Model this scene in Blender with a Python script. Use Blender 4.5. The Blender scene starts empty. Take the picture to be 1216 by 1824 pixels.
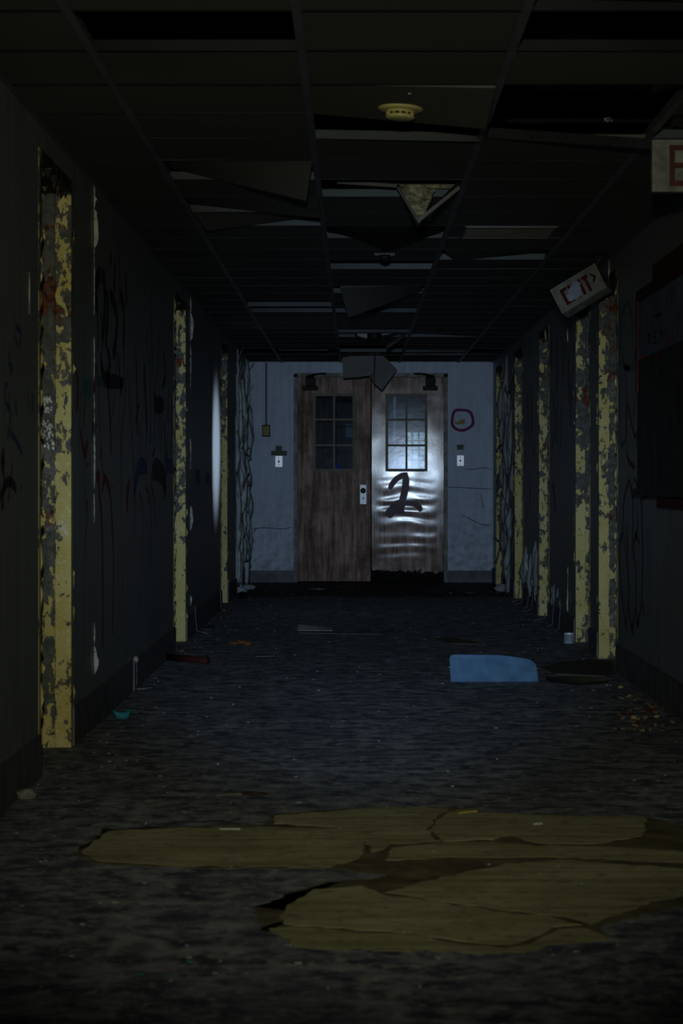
import bpy, bmesh, math, random
from mathutils import Vector, Matrix, noise as mnoise

# ------------------------------------------------------------------ camera, light, exposure
scn = bpy.context.scene
col = scn.collection
F = 4378.0            # focal length in pixels of the 1216 x 1824 frame
VX, VY = 633.0, 862.0 # vanishing point of the corridor
EYE = 1.03

cam_d = bpy.data.cameras.new('camera')
cam = bpy.data.objects.new('camera', cam_d)
col.objects.link(cam)
cam.location = (0, 0, EYE)
cam.rotation_euler = (math.pi / 2, 0, 0)
cam_d.sensor_fit = 'VERTICAL'
cam_d.sensor_height = 36.0
cam_d.lens = F / 1824.0 * 36.0
cam_d.shift_x = -(VX - 608.0) / 1824.0
cam_d.shift_y = -(912.0 - VY) / 1824.0
cam_d.clip_start = 0.05
cam_d.clip_end = 200
cam_d.dof.use_dof = True
cam_d.dof.focus_distance = 17.0
cam_d.dof.aperture_fstop = 9.0
scn.camera = cam

scn.view_settings.view_transform = 'Standard'
scn.view_settings.look = 'None'
scn.view_settings.gamma = 1.0
scn.view_settings.exposure = 0.0
scn.view_settings.use_curve_mapping = False

world = bpy.data.worlds.new('night')
scn.world = world
world.use_nodes = True
world.node_tree.nodes['Background'].inputs[0].default_value = (0.25, 0.3, 0.4, 1)
world.node_tree.nodes['Background'].inputs[1].default_value = 0.002


def spot(name, loc, target, power, colr, half, blend, radius):
    d = bpy.data.lights.new(name, 'SPOT')
    d.energy = power
    d.color = colr
    d.spot_size = math.radians(half * 2)
    d.spot_blend = blend
    d.shadow_soft_size = radius
    o = bpy.data.objects.new(name, d)
    col.objects.link(o)
    o.location = loc
    v = Vector(target) - Vector(loc)
    o.rotation_euler = v.to_track_quat('-Z', 'Y').to_euler()
    return o

# the torch held above the camera: narrow cold beam and the warmer spill around it
spot('torch_beam', (-0.04, 0.0, 1.34), (0.16, 25.7, 0.44), 2350, (0.46, 0.68, 1.0), 8.4, 1.0, 0.035)
spot('torch_spill', (-0.04, 0.0, 1.42), (0.1, 25.7, 1.0), 640, (1.0, 0.96, 0.72), 18.0, 1.0, 0.03)
# added spot in a side room, makes the bright patch on the left wall
spot('side_room_daylight', (4.0, 23.22, 1.66), (-1.115, 19.7, 1.30), 2600, (0.62, 0.76, 1.0), 5.6, 1.0, 0.12)

# ------------------------------------------------------------------ dimensions
XL, XR = -1.115, 1.438
YE = 25.7
ZC = 2.30
ZS = 2.95            # underside of the slab above the hung ceiling
Y0 = 1.5
WT = 0.17            # wall thickness


def LW(px, py, off=0.0015):
    Y = F * (-XL) / (VX - px)
    return Vector((XL + off, Y, EYE - (py - VY) * Y / F))


def RW(px, py, off=0.0015):
    Y = F * XR / (px - VX)
    return Vector((XR - off, Y, EYE - (py - VY) * Y / F))


def AT(px, py, Y):
    return Vector(((px - VX) * Y / F, Y, EYE - (py - VY) * Y / F))


def EW(px, py, off=0.0015):
    v = AT(px, py, YE)
    v.y -= off
    return v


def FL(px, py, z=0.0):
    Y = (EYE - z) * F / (py - VY)
    return Vector(((px - VX) * Y / F, Y, z))

# ------------------------------------------------------------------ mesh collecting


class MB:
    def __init__(self):
        self.v = []
        self.f = []

    def add(self, vs, fs):
        n = len(self.v)
        self.v += [Vector(p) for p in vs]
        self.f += [tuple(i + n for i in q) for q in fs]

    def box(self, a, b, M=None):
        (x0, y0, z0), (x1, y1, z1) = a, b
        vs = [Vector(p) for p in ((x0, y0, z0), (x1, y0, z0), (x1, y1, z0), (x0, y1, z0),
                                  (x0, y0, z1), (x1, y0, z1), (x1, y1, z1), (x0, y1, z1))]
        if M:
            vs = [M @ p for p in vs]
        self.add(vs, [(0, 3, 2, 1), (4, 5, 6, 7), (0, 1, 5, 4), (1, 2, 6, 5), (2, 3, 7, 6), (3, 0, 4, 7)])
        return self

    def prism(self, pts, ext):
        """polygon (list of 3D points, any plane) extruded along the vector ext"""
        n = len(pts)
        e = Vector(ext)
        vs = [Vector(p) for p in pts] + [Vector(p) + e for p in pts]
        fs = [tuple(range(n - 1, -1, -1)), tuple(range(n, 2 * n))]
        fs += [(i, (i + 1) % n, n + (i + 1) % n, n + i) for i in range(n)]
        self.add(vs, fs)
        return self

    def tube(self, pts, r, seg=8, r1=None):
        pts = [Vector(p) for p in pts]
        rings = []
        for i, p in enumerate(pts):
            t = (pts[min(i + 1, len(pts) - 1)] - pts[max(i - 1, 0)]).normalized()
            up = Vector((0, 0, 1)) if abs(t.z) < 0.9 else Vector((1, 0, 0))
            a = t.cross(up).normalized()
            b = t.cross(a).normalized()
            rr = r if r1 is None else r + (r1 - r) * i / (len(pts) - 1)
            rings.append([p + (a * math.cos(2 * math.pi * k / seg) + b * math.sin(2 * math.pi * k / seg)) * rr for k in range(seg)])
        vs = [q for ring in rings for q in ring]
        fs = []
        for i in range(len(pts) - 1):
            for k in range(seg):
                fs.append((i * seg + k, i * seg + (k + 1) % seg, (i + 1) * seg + (k + 1) % seg, (i + 1) * seg + k))
        fs.append(tuple(range(seg - 1, -1, -1)))
        fs.append(tuple((len(pts) - 1) * seg + k for k in range(seg)))
        self.add(vs, fs)
        return self

    def lathe(self, c, prof, seg=32, M=None):
        """profile [(r, z)] turned about a vertical axis through c"""
        c = Vector(c)
        vs = []
        for r, z in prof:
            for k in range(seg):
                a = 2 * math.pi * k / seg
                p = Vector((r * math.cos(a), r * math.sin(a), z))
                if M:
                    p = M @ p
                vs.append(c + p)
        fs = []
        for i in range(len(prof) - 1):
            for k in range(seg):
                fs.append((i * seg + k, i * seg + (k + 1) % seg, (i + 1) * seg + (k + 1) % seg, (i + 1) * seg + k))
        fs.append(tuple(range(seg - 1, -1, -1)))
        fs.append(tuple((len(prof) - 1) * seg + k for k in range(seg)))
        self.add(vs, fs)
        return self

    def sheet(self, nl, nr, fr, fl, th, nx=8, ny=8, fn=None):
        """slab over four corners, th thick (upwards), bulged by fn(u, v) -> z"""
        nl, nr, fr, fl = map(Vector, (nl, nr, fr, fl))
        n0 = ((nr - nl).cross(fl - nl)).normalized()
        if n0.z < 0:
            n0 = -n0
        lo, hi = [], []
        for j in range(ny + 1):
            v = j / ny
            for i in range(nx + 1):
                u = i / nx
                p = (nl * (1 - u) + nr * u) * (1 - v) + (fl * (1 - u) + fr * u) * v
                if fn:
                    p = p + Vector((0, 0, fn(u, v)))
                lo.append(p)
                hi.append(p + n0 * th)
        W = nx + 1
        N = len(lo)
        fs = []
        for j in range(ny):
            for i in range(nx):
                a = j * W + i
                fs.append((a, a + W, a + W + 1, a + 1))
                fs.append((N + a, N + a + 1, N + a + W + 1, N + a + W))
        for i in range(nx):
            a = i
            fs.append((a, a + 1, N + a + 1, N + a))
            a = ny * W + i
            fs.append((a + 1, a, N + a, N + a + 1))
        for j in range(ny):
            a = j * W
            fs.append((a + W, a, N + a, N + a + W))
            a = j * W + nx
            fs.append((a, a + W, N + a + W, N + a))
        self.add(lo + hi, fs)
        return self

    def ribbon(self, pts, w, n, taper=True, smooth=True):
        """flat painted stroke lying in the plane with normal n"""
        pts = [Vector(p) for p in pts]
        n = Vector(n)
        if smooth and len(pts) > 2:
            q = []
            for i in range(len(pts) - 1):
                p0, p1, p2, p3 = pts[max(i - 1, 0)], pts[i], pts[i + 1], pts[min(i + 2, len(pts) - 1)]
                for s in range(5):
                    t = s / 5
                    q.append(0.5 * ((2 * p1) + (p2 - p0) * t + (2 * p0 - 5 * p1 + 4 * p2 - p3) * t * t + (3 * p1 - p0 - 3 * p2 + p3) * t ** 3))
            q.append(pts[-1])
            pts = q
        L = len(pts)
        vs = []
        for i, p in enumerate(pts):
            t = (pts[min(i + 1, L - 1)] - pts[max(i - 1, 0)])
            if t.length < 1e-6:
                t = Vector((0, 0, 1))
            s = n.cross(t).normalized()
            k = 1.0
            if taper:
                e = min(i, L - 1 - i) / max(1, L - 1)
                k = 0.55 + 0.45 * min(1, e * 5)
            vs += [p + s * w * 0.5 * k, p - s * w * 0.5 * k]
        fs = [(2 * i, 2 * i + 1, 2 * i + 3, 2 * i + 2) for i in range(L - 1)]
        self.add(vs, fs)
        return self


def R2(root):
    return root.get('_o', None)


ORIG = {}


def link(name, mb, mat, parent=None, base=None, smooth=False, bevel=0.0):
    """mesh object from world-space points; its origin is its thing's base"""
    me = bpy.data.meshes.new(name)
    o = bpy.data.objects.new(name, me)
    col.objects.link(o)
    if parent is not None:
        og = ORIG[parent.name]
        o.parent = parent
    else:
        og = Vector(base) if base is not None else Vector((0, 0, 0))
        o.location = og
    ORIG[o.name] = og
    me.from_pydata([tuple(p - og) for p in mb.v], [], mb.f)
    me.validate()
    bm = bmesh.new()
    bm.from_mesh(me)
    bmesh.ops.recalc_face_normals(bm, faces=bm.faces)
    if bevel > 0:
        bmesh.ops.remove_doubles(bm, verts=bm.verts, dist=1e-5)
        bmesh.ops.bevel(bm, geom=list(bm.edges), offset=bevel, segments=2, affect='EDGES', profile=0.5, clamp_overlap=True)
    bm.to_mesh(me)
    bm.free()
    if smooth:
        me.polygons.foreach_set('use_smooth', [True] * len(me.polygons))
    for m in (mat if isinstance(mat, (list, tuple)) else [mat]):
        me.materials.append(m)
    me.update()
    return o


def thing(name, label, cat, loc, group=None, kind=None, rz=0.0):
    o = bpy.data.objects.new(name, None)
    o.empty_display_size = 0.05
    col.objects.link(o)
    o.location = loc
    o.rotation_euler = (0, 0, rz)
    ORIG[o.name] = Vector(loc)
    tag(o, label, cat, group, kind)
    return o


def tag(o, label=None, cat=None, group=None, kind=None):
    if label:
        o['label'] = label
    if cat:
        o['category'] = cat
    if group:
        o['group'] = group
    if kind:
        o['kind'] = kind
    return o

# ------------------------------------------------------------------ materials


class NT:
    def __init__(self, name):
        self.m = bpy.data.materials.new(name)
        self.m.use_nodes = True
        self.t = self.m.node_tree
        self.b = self.t.nodes['Principled BSDF']
        self.out = self.t.nodes['Material Output']
        self.pos = self.n('ShaderNodeNewGeometry').outputs['Position']

    def n(self, typ, **kw):
        x = self.t.nodes.new(typ)
        for k, v in kw.items():
            setattr(x, k, v)
        return x

    def l(self, a, b):
        self.t.links.new(a, b)

    def setv(self, sock, v):
        if isinstance(v, bpy.types.NodeSocket):
            self.l(v, sock)
        elif isinstance(v, (tuple, list)) and len(v) == 3 and sock.type == 'RGBA':
            sock.default_value = (*v, 1)
        else:
            sock.default_value = v

    def mapping(self, scale=(1, 1, 1), loc=(0, 0, 0)):
        m = self.n('ShaderNodeMapping')
        m.inputs['Scale'].default_value = scale
        m.inputs['Location'].default_value = loc
        self.l(self.pos, m.inputs['Vector'])
        return m.outputs[0]

    def noise(self, scale, detail=4, rough=0.55, vec=None, dist=0.0):
        x = self.n('ShaderNodeTexNoise')
        x.inputs['Scale'].default_value = scale
        x.inputs['Detail'].default_value = detail
        x.inputs['Roughness'].default_value = rough
        x.inputs['Distortion'].default_value = dist
        self.l(vec if vec is not None else self.pos, x.inputs['Vector'])
        return x.outputs['Fac']

    def voro(self, scale, vec=None, out='Distance', feature='F1'):
        x = self.n('ShaderNodeTexVoronoi', feature=feature)
        x.inputs['Scale'].default_value = scale
        self.l(vec if vec is not None else self.pos, x.inputs['Vector'])
        return x.outputs[out]

    def ramp(self, fac, a, b):
        x = self.n('ShaderNodeMapRange', clamp=True)
        x.inputs['From Min'].default_value = a
        x.inputs['From Max'].default_value = b
        self.setv(x.inputs['Value'], fac)
        return x.outputs[0]

    def math(self, op, a, b=0.0, c=None):
        x = self.n('ShaderNodeMath', operation=op)
        self.setv(x.inputs[0], a)
        self.setv(x.inputs[1], b)
        if c is not None:
            self.setv(x.inputs[2], c)
        return x.outputs[0]

    def mix(self, fac, a, b):
        x = self.n('ShaderNodeMix', data_type='RGBA')
        self.setv(x.inputs[0], fac)
        self.setv(x.inputs[6], a)
        self.setv(x.inputs[7], b)
        return x.outputs[2]

    def xyz(self):
        x = self.n('ShaderNodeSeparateXYZ')
        self.l(self.pos, x.inputs[0])
        return x.outputs

    def bump(self, h, strength=0.3, dist=0.01, prev=None):
        x = self.n('ShaderNodeBump')
        x.inputs['Strength'].default_value = strength
        x.inputs['Distance'].default_value = dist
        self.l(h, x.inputs['Height'])
        if prev is not None:
            self.l(prev, x.inputs['Normal'])
        self.l(x.outputs[0], self.b.inputs['Normal'])
        return x.outputs[0]

    def done(self, colr=None, rough=None, metal=None, spec=None):
        if colr is not None:
            self.setv(self.b.inputs['Base Color'], colr)
        if rough is not None:
            self.setv(self.b.inputs['Roughness'], rough)
        if metal is not None:
            self.setv(self.b.inputs['Metallic'], metal)
        if spec is not None:
            self.setv(self.b.inputs['Specular IOR Level'], spec)
        return self.m


def simple(name, c, rough=0.6, var=0.25, scale=12, bump=0.15, metal=0.0, bdist=0.004, spec=0.15):
    t = NT(name)
    f = t.noise(scale, 5)
    c2 = tuple(x * (1 - var) for x in c)
    c1 = tuple(min(1, x * (1 + var)) for x in c)
    colr = t.mix(t.ramp(f, 0.3, 0.7), c2, c1)
    if bump:
        t.bump(t.noise(scale * 4, 4), bump, bdist)
    return t.done(colr, rough, metal, spec)


def m_wall(name, c, cdirt, streak=(0.6, 5.0, 0.35), gloss=0.45):
    t = NT(name)
    st = t.noise(3.0, 6, 0.6, t.mapping(streak))
    blot = t.noise(1.6, 5, 0.6)
    c1 = t.mix(t.ramp(st, 0.35, 0.7), c, tuple(x * 0.7 for x in c))
    c2 = t.mix(t.math('MULTIPLY', t.ramp(blot, 0.5, 0.72), 0.7), c1, cdirt)
    # chalky scuffs just above the base
    z = t.xyz()[2]
    sc = t.noise(30, 4, 0.7, t.mapping((1, 1, 0.25)))
    low = t.ramp(t.math('SUBTRACT', z, t.math('MULTIPLY', t.noise(9, 3), 0.28)), 0.10, 0.0)
    c3 = t.mix(t.math('MULTIPLY', low, t.ramp(sc, 0.52, 0.66)), c2, (0.42, 0.40, 0.34))
    t.bump(t.noise(45, 4), 0.12, 0.004)
    return t.done(c3, gloss, 0, 0.35)


M = {}
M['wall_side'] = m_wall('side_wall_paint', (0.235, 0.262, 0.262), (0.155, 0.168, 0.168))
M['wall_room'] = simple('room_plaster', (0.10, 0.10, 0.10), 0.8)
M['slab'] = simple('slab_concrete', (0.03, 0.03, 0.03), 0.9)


def m_end():
    t = NT('end_wall_paint')
    st = t.noise(4, 6, 0.65, t.mapping((6, 1, 0.5)))
    blot = t.noise(7, 8, 0.72, t.mapping((1.3, 1, 0.7)))
    c = t.mix(t.ramp(st, 0.3, 0.75), (0.47, 0.545, 0.66), (0.35, 0.41, 0.50))
    c = t.mix(t.math('MULTIPLY', t.ramp(blot, 0.5, 0.78), 0.42), c, (0.22, 0.24, 0.25))
    z = t.xyz()[2]
    # scuffed lower half
    low = t.math('MULTIPLY', t.ramp(z, 1.1, 0.2), t.ramp(t.noise(14, 5, 0.7), 0.46, 0.62))
    c = t.mix(t.math('MULTIPLY', low, 0.6), c, (0.16, 0.16, 0.15))
    t.bump(t.noise(60, 4), 0.15, 0.003)
    return t.done(c, 0.6, 0, 0.3)


M['wall_end'] = m_end()


def m_floor():
    t = NT('worn_floor')
    a = t.noise(2.2, 8, 0.66, t.mapping((1, 0.8, 1)))
    b = t.noise(20, 6, 0.75)
    c = t.noise(7, 7, 0.75)
    s1 = t.noise(10, 5, 0.66, t.mapping((0.85, 0.95, 1)))
    s2 = t.noise(22, 3, 0.6, t.mapping((0.9, 0.6, 1)))
    base = t.mix(t.ramp(s1, 0.41, 0.60), (0.065, 0.080, 0.115), (0.38, 0.41, 0.45))
    base = t.mix(t.math('MULTIPLY', t.ramp(s2, 0.53, 0.66), 0.7), base, (0.56, 0.56, 0.52))
    base = t.mix(t.math('MULTIPLY', t.ramp(a, 0.55, 0.36), 0.55), base, (0.11, 0.13, 0.17))
    base = t.mix(t.math('MULTIPLY', t.ramp(c, 0.52, 0.7), 0.75), base, (0.085, 0.09, 0.105))
    base = t.mix(t.math('MULTIPLY', t.ramp(b, 0.56, 0.68), 0.85), base, (0.60, 0.59, 0.52))
    # grit
    v = t.voro(55)
    g = t.math('MULTIPLY', t.ramp(v, 0.16, 0.10), t.ramp(t.noise(7, 3), 0.52, 0.62))
    base = t.mix(t.math('MULTIPLY', g, 0.8), base, (0.7, 0.7, 0.62))
    # standing water and rot before the end doors: a dark stain with a ragged edge
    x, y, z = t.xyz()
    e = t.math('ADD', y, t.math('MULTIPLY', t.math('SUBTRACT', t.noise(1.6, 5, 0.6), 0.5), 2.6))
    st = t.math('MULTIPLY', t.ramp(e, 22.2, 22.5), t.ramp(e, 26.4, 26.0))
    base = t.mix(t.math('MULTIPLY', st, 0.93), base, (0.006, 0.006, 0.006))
    t.bump(t.math('ADD', b, t.math('MULTIPLY', a, 2.0)), 0.25, 0.006)
    return t.done(base, t.ramp(a, -0.8, 0.9), 0, 0.25)


M['floor'] = m_floor()


def m_under():
    t = NT('exposed_underlay')
    a = t.noise(3.0, 7, 0.6)
    b = t.noise(18, 6, 0.7)
    st = t.noise(5, 5, 0.6, t.mapping((0.4, 3.0, 1)))
    c = t.mix(t.ramp(a, 0.3, 0.7), (0.40, 0.385, 0.19), (0.68, 0.65, 0.39))
    c = t.mix(t.math('MULTIPLY', t.ramp(st, 0.46, 0.66), 0.75), c, (0.28, 0.26, 0.13))
    c = t.mix(t.math('MULTIPLY', t.ramp(b, 0.52, 0.66), 0.7), c, (0.18, 0.17, 0.14))
    t.bump(b, 0.25, 0.004)
    return t.done(c, 0.7, 0, 0.25)


M['under'] = m_under()
M['under_edge'] = simple('stained_edge', (0.17, 0.15, 0.085), 0.85, 0.6, 9, 0.15, 0.0, 0.004, 0.2)
M['base'] = simple('rubber_base', (0.13, 0.14, 0.155), 0.75, 0.3, 8, 0.1, 0.0, 0.004, 0.15)


def m_tile(name, c, dirt, amount=0.6):
    t = NT(name)
    a = t.noise(1.3, 6, 0.6)
    v = t.noise(120, 3)
    colr = t.mix(t.math('MULTIPLY', t.ramp(a, 0.45, 0.7), amount), c, dirt)
    colr = t.mix(t.math('MULTIPLY', t.ramp(v, 0.55, 0.7), 0.35), colr, tuple(x * 0.4 for x in c))
    t.bump(t.noise(150, 2), 0.2, 0.002)
    return t.done(colr, 0.85, 0, 0.2)


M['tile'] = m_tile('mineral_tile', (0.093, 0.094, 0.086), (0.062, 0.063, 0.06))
M['tile_end'] = m_tile('sooty_mineral_tile', (0.030, 0.028, 0.026), (0.018, 0.017, 0.016))  # end rows coloured dark: shade of the open slot put into the colour
M['tile_loose'] = m_tile('mineral_tile_loose', (0.115, 0.11, 0.093), (0.08, 0.076, 0.066))
M['tile_black'] = m_tile('mouldy_tile', (0.008, 0.008, 0.007), (0.004, 0.004, 0.004))
M['tile_hang'] = m_tile('hanging_tile', (0.27, 0.275, 0.27), (0.18, 0.18, 0.17))
M['rustspot'] = m_tile('rust_spotted_tile', (0.11, 0.105, 0.09), (0.10, 0.02, 0.012), 0.9)
M['grid'] = simple('grid_enamel', (0.040, 0.054, 0.060), 0.5, 0.75, 0.9, 0.05)
M['grid_sooty'] = simple('sooty_enamel', (0.008, 0.010, 0.0115), 0.7, 0.5, 3, 0.05, 0, 0.004, 0.15)  # much darker enamel for the nearest tees and the fallen one
M['vent_white'] = simple('vent_enamel', (0.12, 0.13, 0.13), 0.6, 0.2, 6, 0.05, 0, 0.004, 0.2)
M['grid_main'] = simple('runner_enamel', (0.115, 0.125, 0.145), 0.5, 0.2, 6, 0.05)
M['steel_dk'] = simple('dark_steel', (0.05, 0.055, 0.06), 0.45, 0.3, 8, 0.1, 0.3)
M['black'] = simple('black_iron', (0.008, 0.008, 0.008), 0.55, 0.3, 10, 0.2)
M['black_hole'] = simple('soot_black', (0.004, 0.004, 0.004), 0.9, 0.3, 10, 0.2)
M['wire'] = simple('cable_sheath', (0.02, 0.02, 0.02), 0.5)
M['white_sheet'] = simple('pale_plaster', (0.46, 0.47, 0.43), 0.7, 0.25, 20, 0.3)
M['plaster_edge'] = simple('plaster_edge', (0.42, 0.43, 0.38), 0.7, 0.3, 25, 0.4)
M['insul'] = simple('tile_core', (0.30, 0.28, 0.17), 0.9, 0.6, 26, 0.9, 0, 0.02)
M['det'] = simple('aged_plastic', (0.44, 0.41, 0.15), 0.3, 0.12, 20, 0.04, 0, 0.004, 0.3)
M['det_dark'] = simple('detector_slot', (0.02, 0.02, 0.015), 0.6)
M['sign'] = simple('sign_enamel', (0.155, 0.165, 0.15), 0.65, 0.4, 16, 0.1, 0, 0.004, 0.2)
M['sign_red'] = simple('sign_red', (0.055, 0.010, 0.009), 0.5, 0.3, 20, 0.05)
M['spray'] = simple('pale_spray', (0.22, 0.26, 0.36), 0.6, 0.2, 20)
M['pl_white'] = simple('switch_plate_white', (1.0, 1.0, 1.0), 0.25, 0.0, 10, 0.0, 0, 0.004, 0.5)
M['patch_grey'] = simple('bare_patch', (0.10, 0.115, 0.10), 0.8, 0.15, 40)
M['brass'] = simple('yellow_box', (0.26, 0.22, 0.05), 0.5, 0.35, 60)
M['conduit'] = simple('brown_conduit', (0.13, 0.085, 0.05), 0.5, 0.3, 20)
M['bead'] = simple('window_bead', (0.16, 0.145, 0.105), 0.5, 0.25, 20, 0.1)
M['chrome'] = simple('pale_metal', (0.75, 0.80, 0.84), 0.4, 0.15, 30, 0.05, 0.2)
M['red_g'] = simple('red_spray', (0.20, 0.028, 0.026), 0.6, 0.3, 10, 0)
M['dkred_g'] = simple('dark_red_spray', (0.10, 0.022, 0.022), 0.6, 0.3, 10, 0)
M['black_g'] = simple('black_spray', (0.03, 0.03, 0.032), 0.5, 0.3, 10, 0)
M['blue_g'] = simple('blue_spray', (0.055, 0.085, 0.20), 0.5, 0.3, 10, 0)
M['teal_g'] = simple('teal_spray', (0.10, 0.19, 0.20), 0.6, 0.3, 10, 0)
M['yell_g'] = simple('yellow_spray', (0.16, 0.13, 0.03), 0.6, 0.3, 10, 0)
M['pink_g'] = simple('magenta_spray', (0.16, 0.016, 0.075), 0.6, 0.3, 20, 0)
M['door_g'] = simple('brown_violet_spray', (0.20, 0.155, 0.185), 0.85, 0.3, 10, 0)
M['crack'] = simple('crack_dark', (0.05, 0.052, 0.055), 0.9, 0.2, 10, 0)


def m_peel(name, W, sign):
    t = NT(name)
    x, y, z = t.xyz()
    u = t.math('SUBTRACT', t.math('MULTIPLY', x, sign), W)       # depth into the frame
    deep = t.ramp(u, 0.054, 0.064)
    vec = t.mapping((1, 1, 0.62), (3.1, 0.7, 1.3))
    n1 = t.noise(23, 6, 0.64, vec, 0.3)
    big = t.noise(2.6, 3, 0.5)
    k = t.math('ADD', n1, t.math('MULTIPLY', deep, 0.125))
    k = t.math('ADD', k, t.math('MULTIPLY', t.math('SUBTRACT', big, 0.5), 0.42))
    k = t.math('ADD', k, t.math('MULTIPLY', t.math('SUBTRACT', z, 1.0), 0.075))
    bare = t.ramp(k, 0.548, 0.562) if sign < 0 else t.ramp(k, 0.522, 0.538)
    tone = t.noise(5, 5)
    paint = t.mix(t.ramp(tone, 0.3, 0.7), (0.45, 0.395, 0.115), (0.56, 0.50, 0.225))
    paint = t.mix(t.ramp(t.noise(70, 4, 0.7), 0.55, 0.75), paint, (0.72, 0.70, 0.50))
    prim = t.mix(t.ramp(t.noise(40, 5), 0.4, 0.65), (0.060, 0.067, 0.062), (0.115, 0.122, 0.113))
    rustm = t.ramp(t.math('ADD', t.noise(7, 5, 0.65, t.mapping((1, 1, 0.8), (9, 2, 5))), t.math('MULTIPLY', deep, 0.04)), 0.60, 0.64)
    rust = t.mix(t.ramp(t.noise(50, 5), 0.4, 0.6), (0.16, 0.045, 0.015), (0.05, 0.012, 0.008))
    prim = t.mix(rustm, prim, rust)
    c = t.mix(bare, paint, prim)
    pit = t.ramp(t.noise(38, 4, 0.6, t.mapping((1, 1, 1), (4, 4, 4))), 0.655, 0.675)
    c = t.mix(pit, c, (0.018, 0.018, 0.016))
    h = t.math('SUBTRACT', t.math('MULTIPLY', t.noise(55, 5, 0.6), 0.5), bare)
    wr = t.math('MULTIPLY', t.ramp(t.noise(4.5, 3, 0.5, t.mapping((1, 1, 1), (7, 3, 1))), 0.60, 0.66), t.math('ADD', t.math('MULTIPLY', deep, 0.7), 0.3))
    h = t.math('ADD', h, t.math('MULTIPLY', t.math('MULTIPLY', wr, t.noise(110, 3, 0.6)), 2.5))
    t.bump(h, 0.6, 0.004)
    t.setv(t.b.inputs['Specular IOR Level'], t.math('ADD', 0.13, t.math('MULTIPLY', wr, 0.5)))
    return t.done(c, t.math('SUBTRACT', 0.62, t.math('MULTIPLY', wr, 0.40)), 0)


M['peel_l'] = m_peel('peeling_frame_left', -XL, -1.0)
M['peel_r'] = m_peel('peeling_frame_right', XR, 1.0)


def m_head():
    t = NT('rotted_head')
    n = t.noise(16, 6, 0.7)
    c = t.mix(t.ramp(n, 0.52, 0.68), (0.007, 0.006, 0.005), (0.17, 0.14, 0.07))
    t.bump(t.noise(40, 5), 0.6, 0.01)
    return t.done(c, 0.7, 0, 0.3)


M['head'] = m_head()


def m_trim():
    t = NT('end_frame_paint')
    n = t.noise(12, 6, 0.65, t.mapping((1, 1, 0.6)))
    c = t.mix(t.ramp(n, 0.48, 0.56), (0.035, 0.035, 0.033), (0.13, 0.135, 0.11))
    t.bump(n, 0.4, 0.004)
    return t.done(c, 0.5)


M['trim_end'] = m_trim()


def m_flake(name, c1, c2):
    t = NT(name)
    n = t.noise(5, 5, 0.6)
    c = t.mix(t.ramp(n, 0.35, 0.65), c1, c2)
    t.bump(t.noise(40, 4), 0.2, 0.004)
    return t.done(c, 0.6, 0, 0.3)


M['flake_l'] = m_flake('paint_curls_left', (0.50, 0.54, 0.55), (0.24, 0.28, 0.32))
M['flake_r'] = m_flake('paint_curls_right', (0.26, 0.28, 0.28), (0.14, 0.15, 0.15))


def m_door(name, rot, rough, spec):
    t = NT(name)
    s1 = t.noise(4.5, 6, 0.68, t.mapping((5, 1, 0.4)))
    s2 = t.noise(2.8, 7, 0.66)
    s3 = t.noise(60, 4, 0.7, t.mapping((2.5, 1, 0.5)))
    c = t.mix(t.ramp(s1, 0.40, 0.62), (0.125, 0.064, 0.038), (0.42, 0.29, 0.235))
    c = t.mix(t.math('MULTIPLY', t.ramp(s2, 0.47, 0.66), 0.85), c, (0.055, 0.026, 0.013))
    c = t.mix(t.math('MULTIPLY', t.ramp(s3, 0.55, 0.72), 0.55), c, (0.40, 0.38, 0.40))
    r = t.math('ADD', rough, t.math('MULTIPLY', t.ramp(t.noise(6, 5, 0.6), 0.4, 0.65), 0.03 if rot else 0.10))
    if rot:
        z = t.xyz()[2]
        e = t.math('SUBTRACT', z, t.math('MULTIPLY', t.noise(13, 5, 0.65), 0.20))
        k = t.ramp(e, 0.03, 0.005)
        c = t.mix(k, c, (0.004, 0.004, 0.004))
        r = t.math('ADD', r, t.math('MULTIPLY', k, 0.6))
    h = t.math('ADD', t.math('MULTIPLY', s3, 0.6), t.noise(30, 5, 0.65))
    t.bump(h, 0.035, 0.0018)
    return t.done(c, r, 0, spec)


M['door_left'] = m_door('varnished_door_left', False, 0.46, 0.13)
M['door_right'] = m_door('varnished_door_right', True, 0.092, 0.10)


def m_glass():
    t = NT('dirty_pane')
    for l in list(t.out.inputs['Surface'].links):
        t.t.links.remove(l)
    tr = t.n('ShaderNodeBsdfTransparent')
    tr.inputs[0].default_value = (0.80, 0.86, 0.90, 1)
    gl = t.n('ShaderNodeBsdfGlossy')
    gl.inputs['Roughness'].default_value = 0.11
    gl.inputs['Color'].default_value = (0.9, 0.92, 1.0, 1)
    df = t.n('ShaderNodeBsdfDiffuse')
    df.inputs[0].default_value = (0.16, 0.17, 0.19, 1)
    bp = t.n('ShaderNodeBump')
    bp.inputs['Strength'].default_value = 0.06
    bp.inputs['Distance'].default_value = 0.003
    t.l(t.noise(14, 3), bp.inputs['Height'])
    t.l(bp.outputs[0], gl.inputs['Normal'])
    a = t.n('ShaderNodeMixShader')
    t.l(t.math('MULTIPLY', t.ramp(t.noise(8, 5), 0.42, 0.7), 0.07), a.inputs[0])
    t.l(tr.outputs[0], a.inputs[1])
    t.l(df.outputs[0], a.inputs[2])
    b = t.n('ShaderNodeMixShader')
    b.inputs[0].default_value = 0.003
    t.l(a.outputs[0], b.inputs[1])
    t.l(gl.outputs[0], b.inputs[2])
    t.l(b.outputs[0], t.out.inputs['Surface'])
    return t.m


M['glass'] = m_glass()


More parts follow.
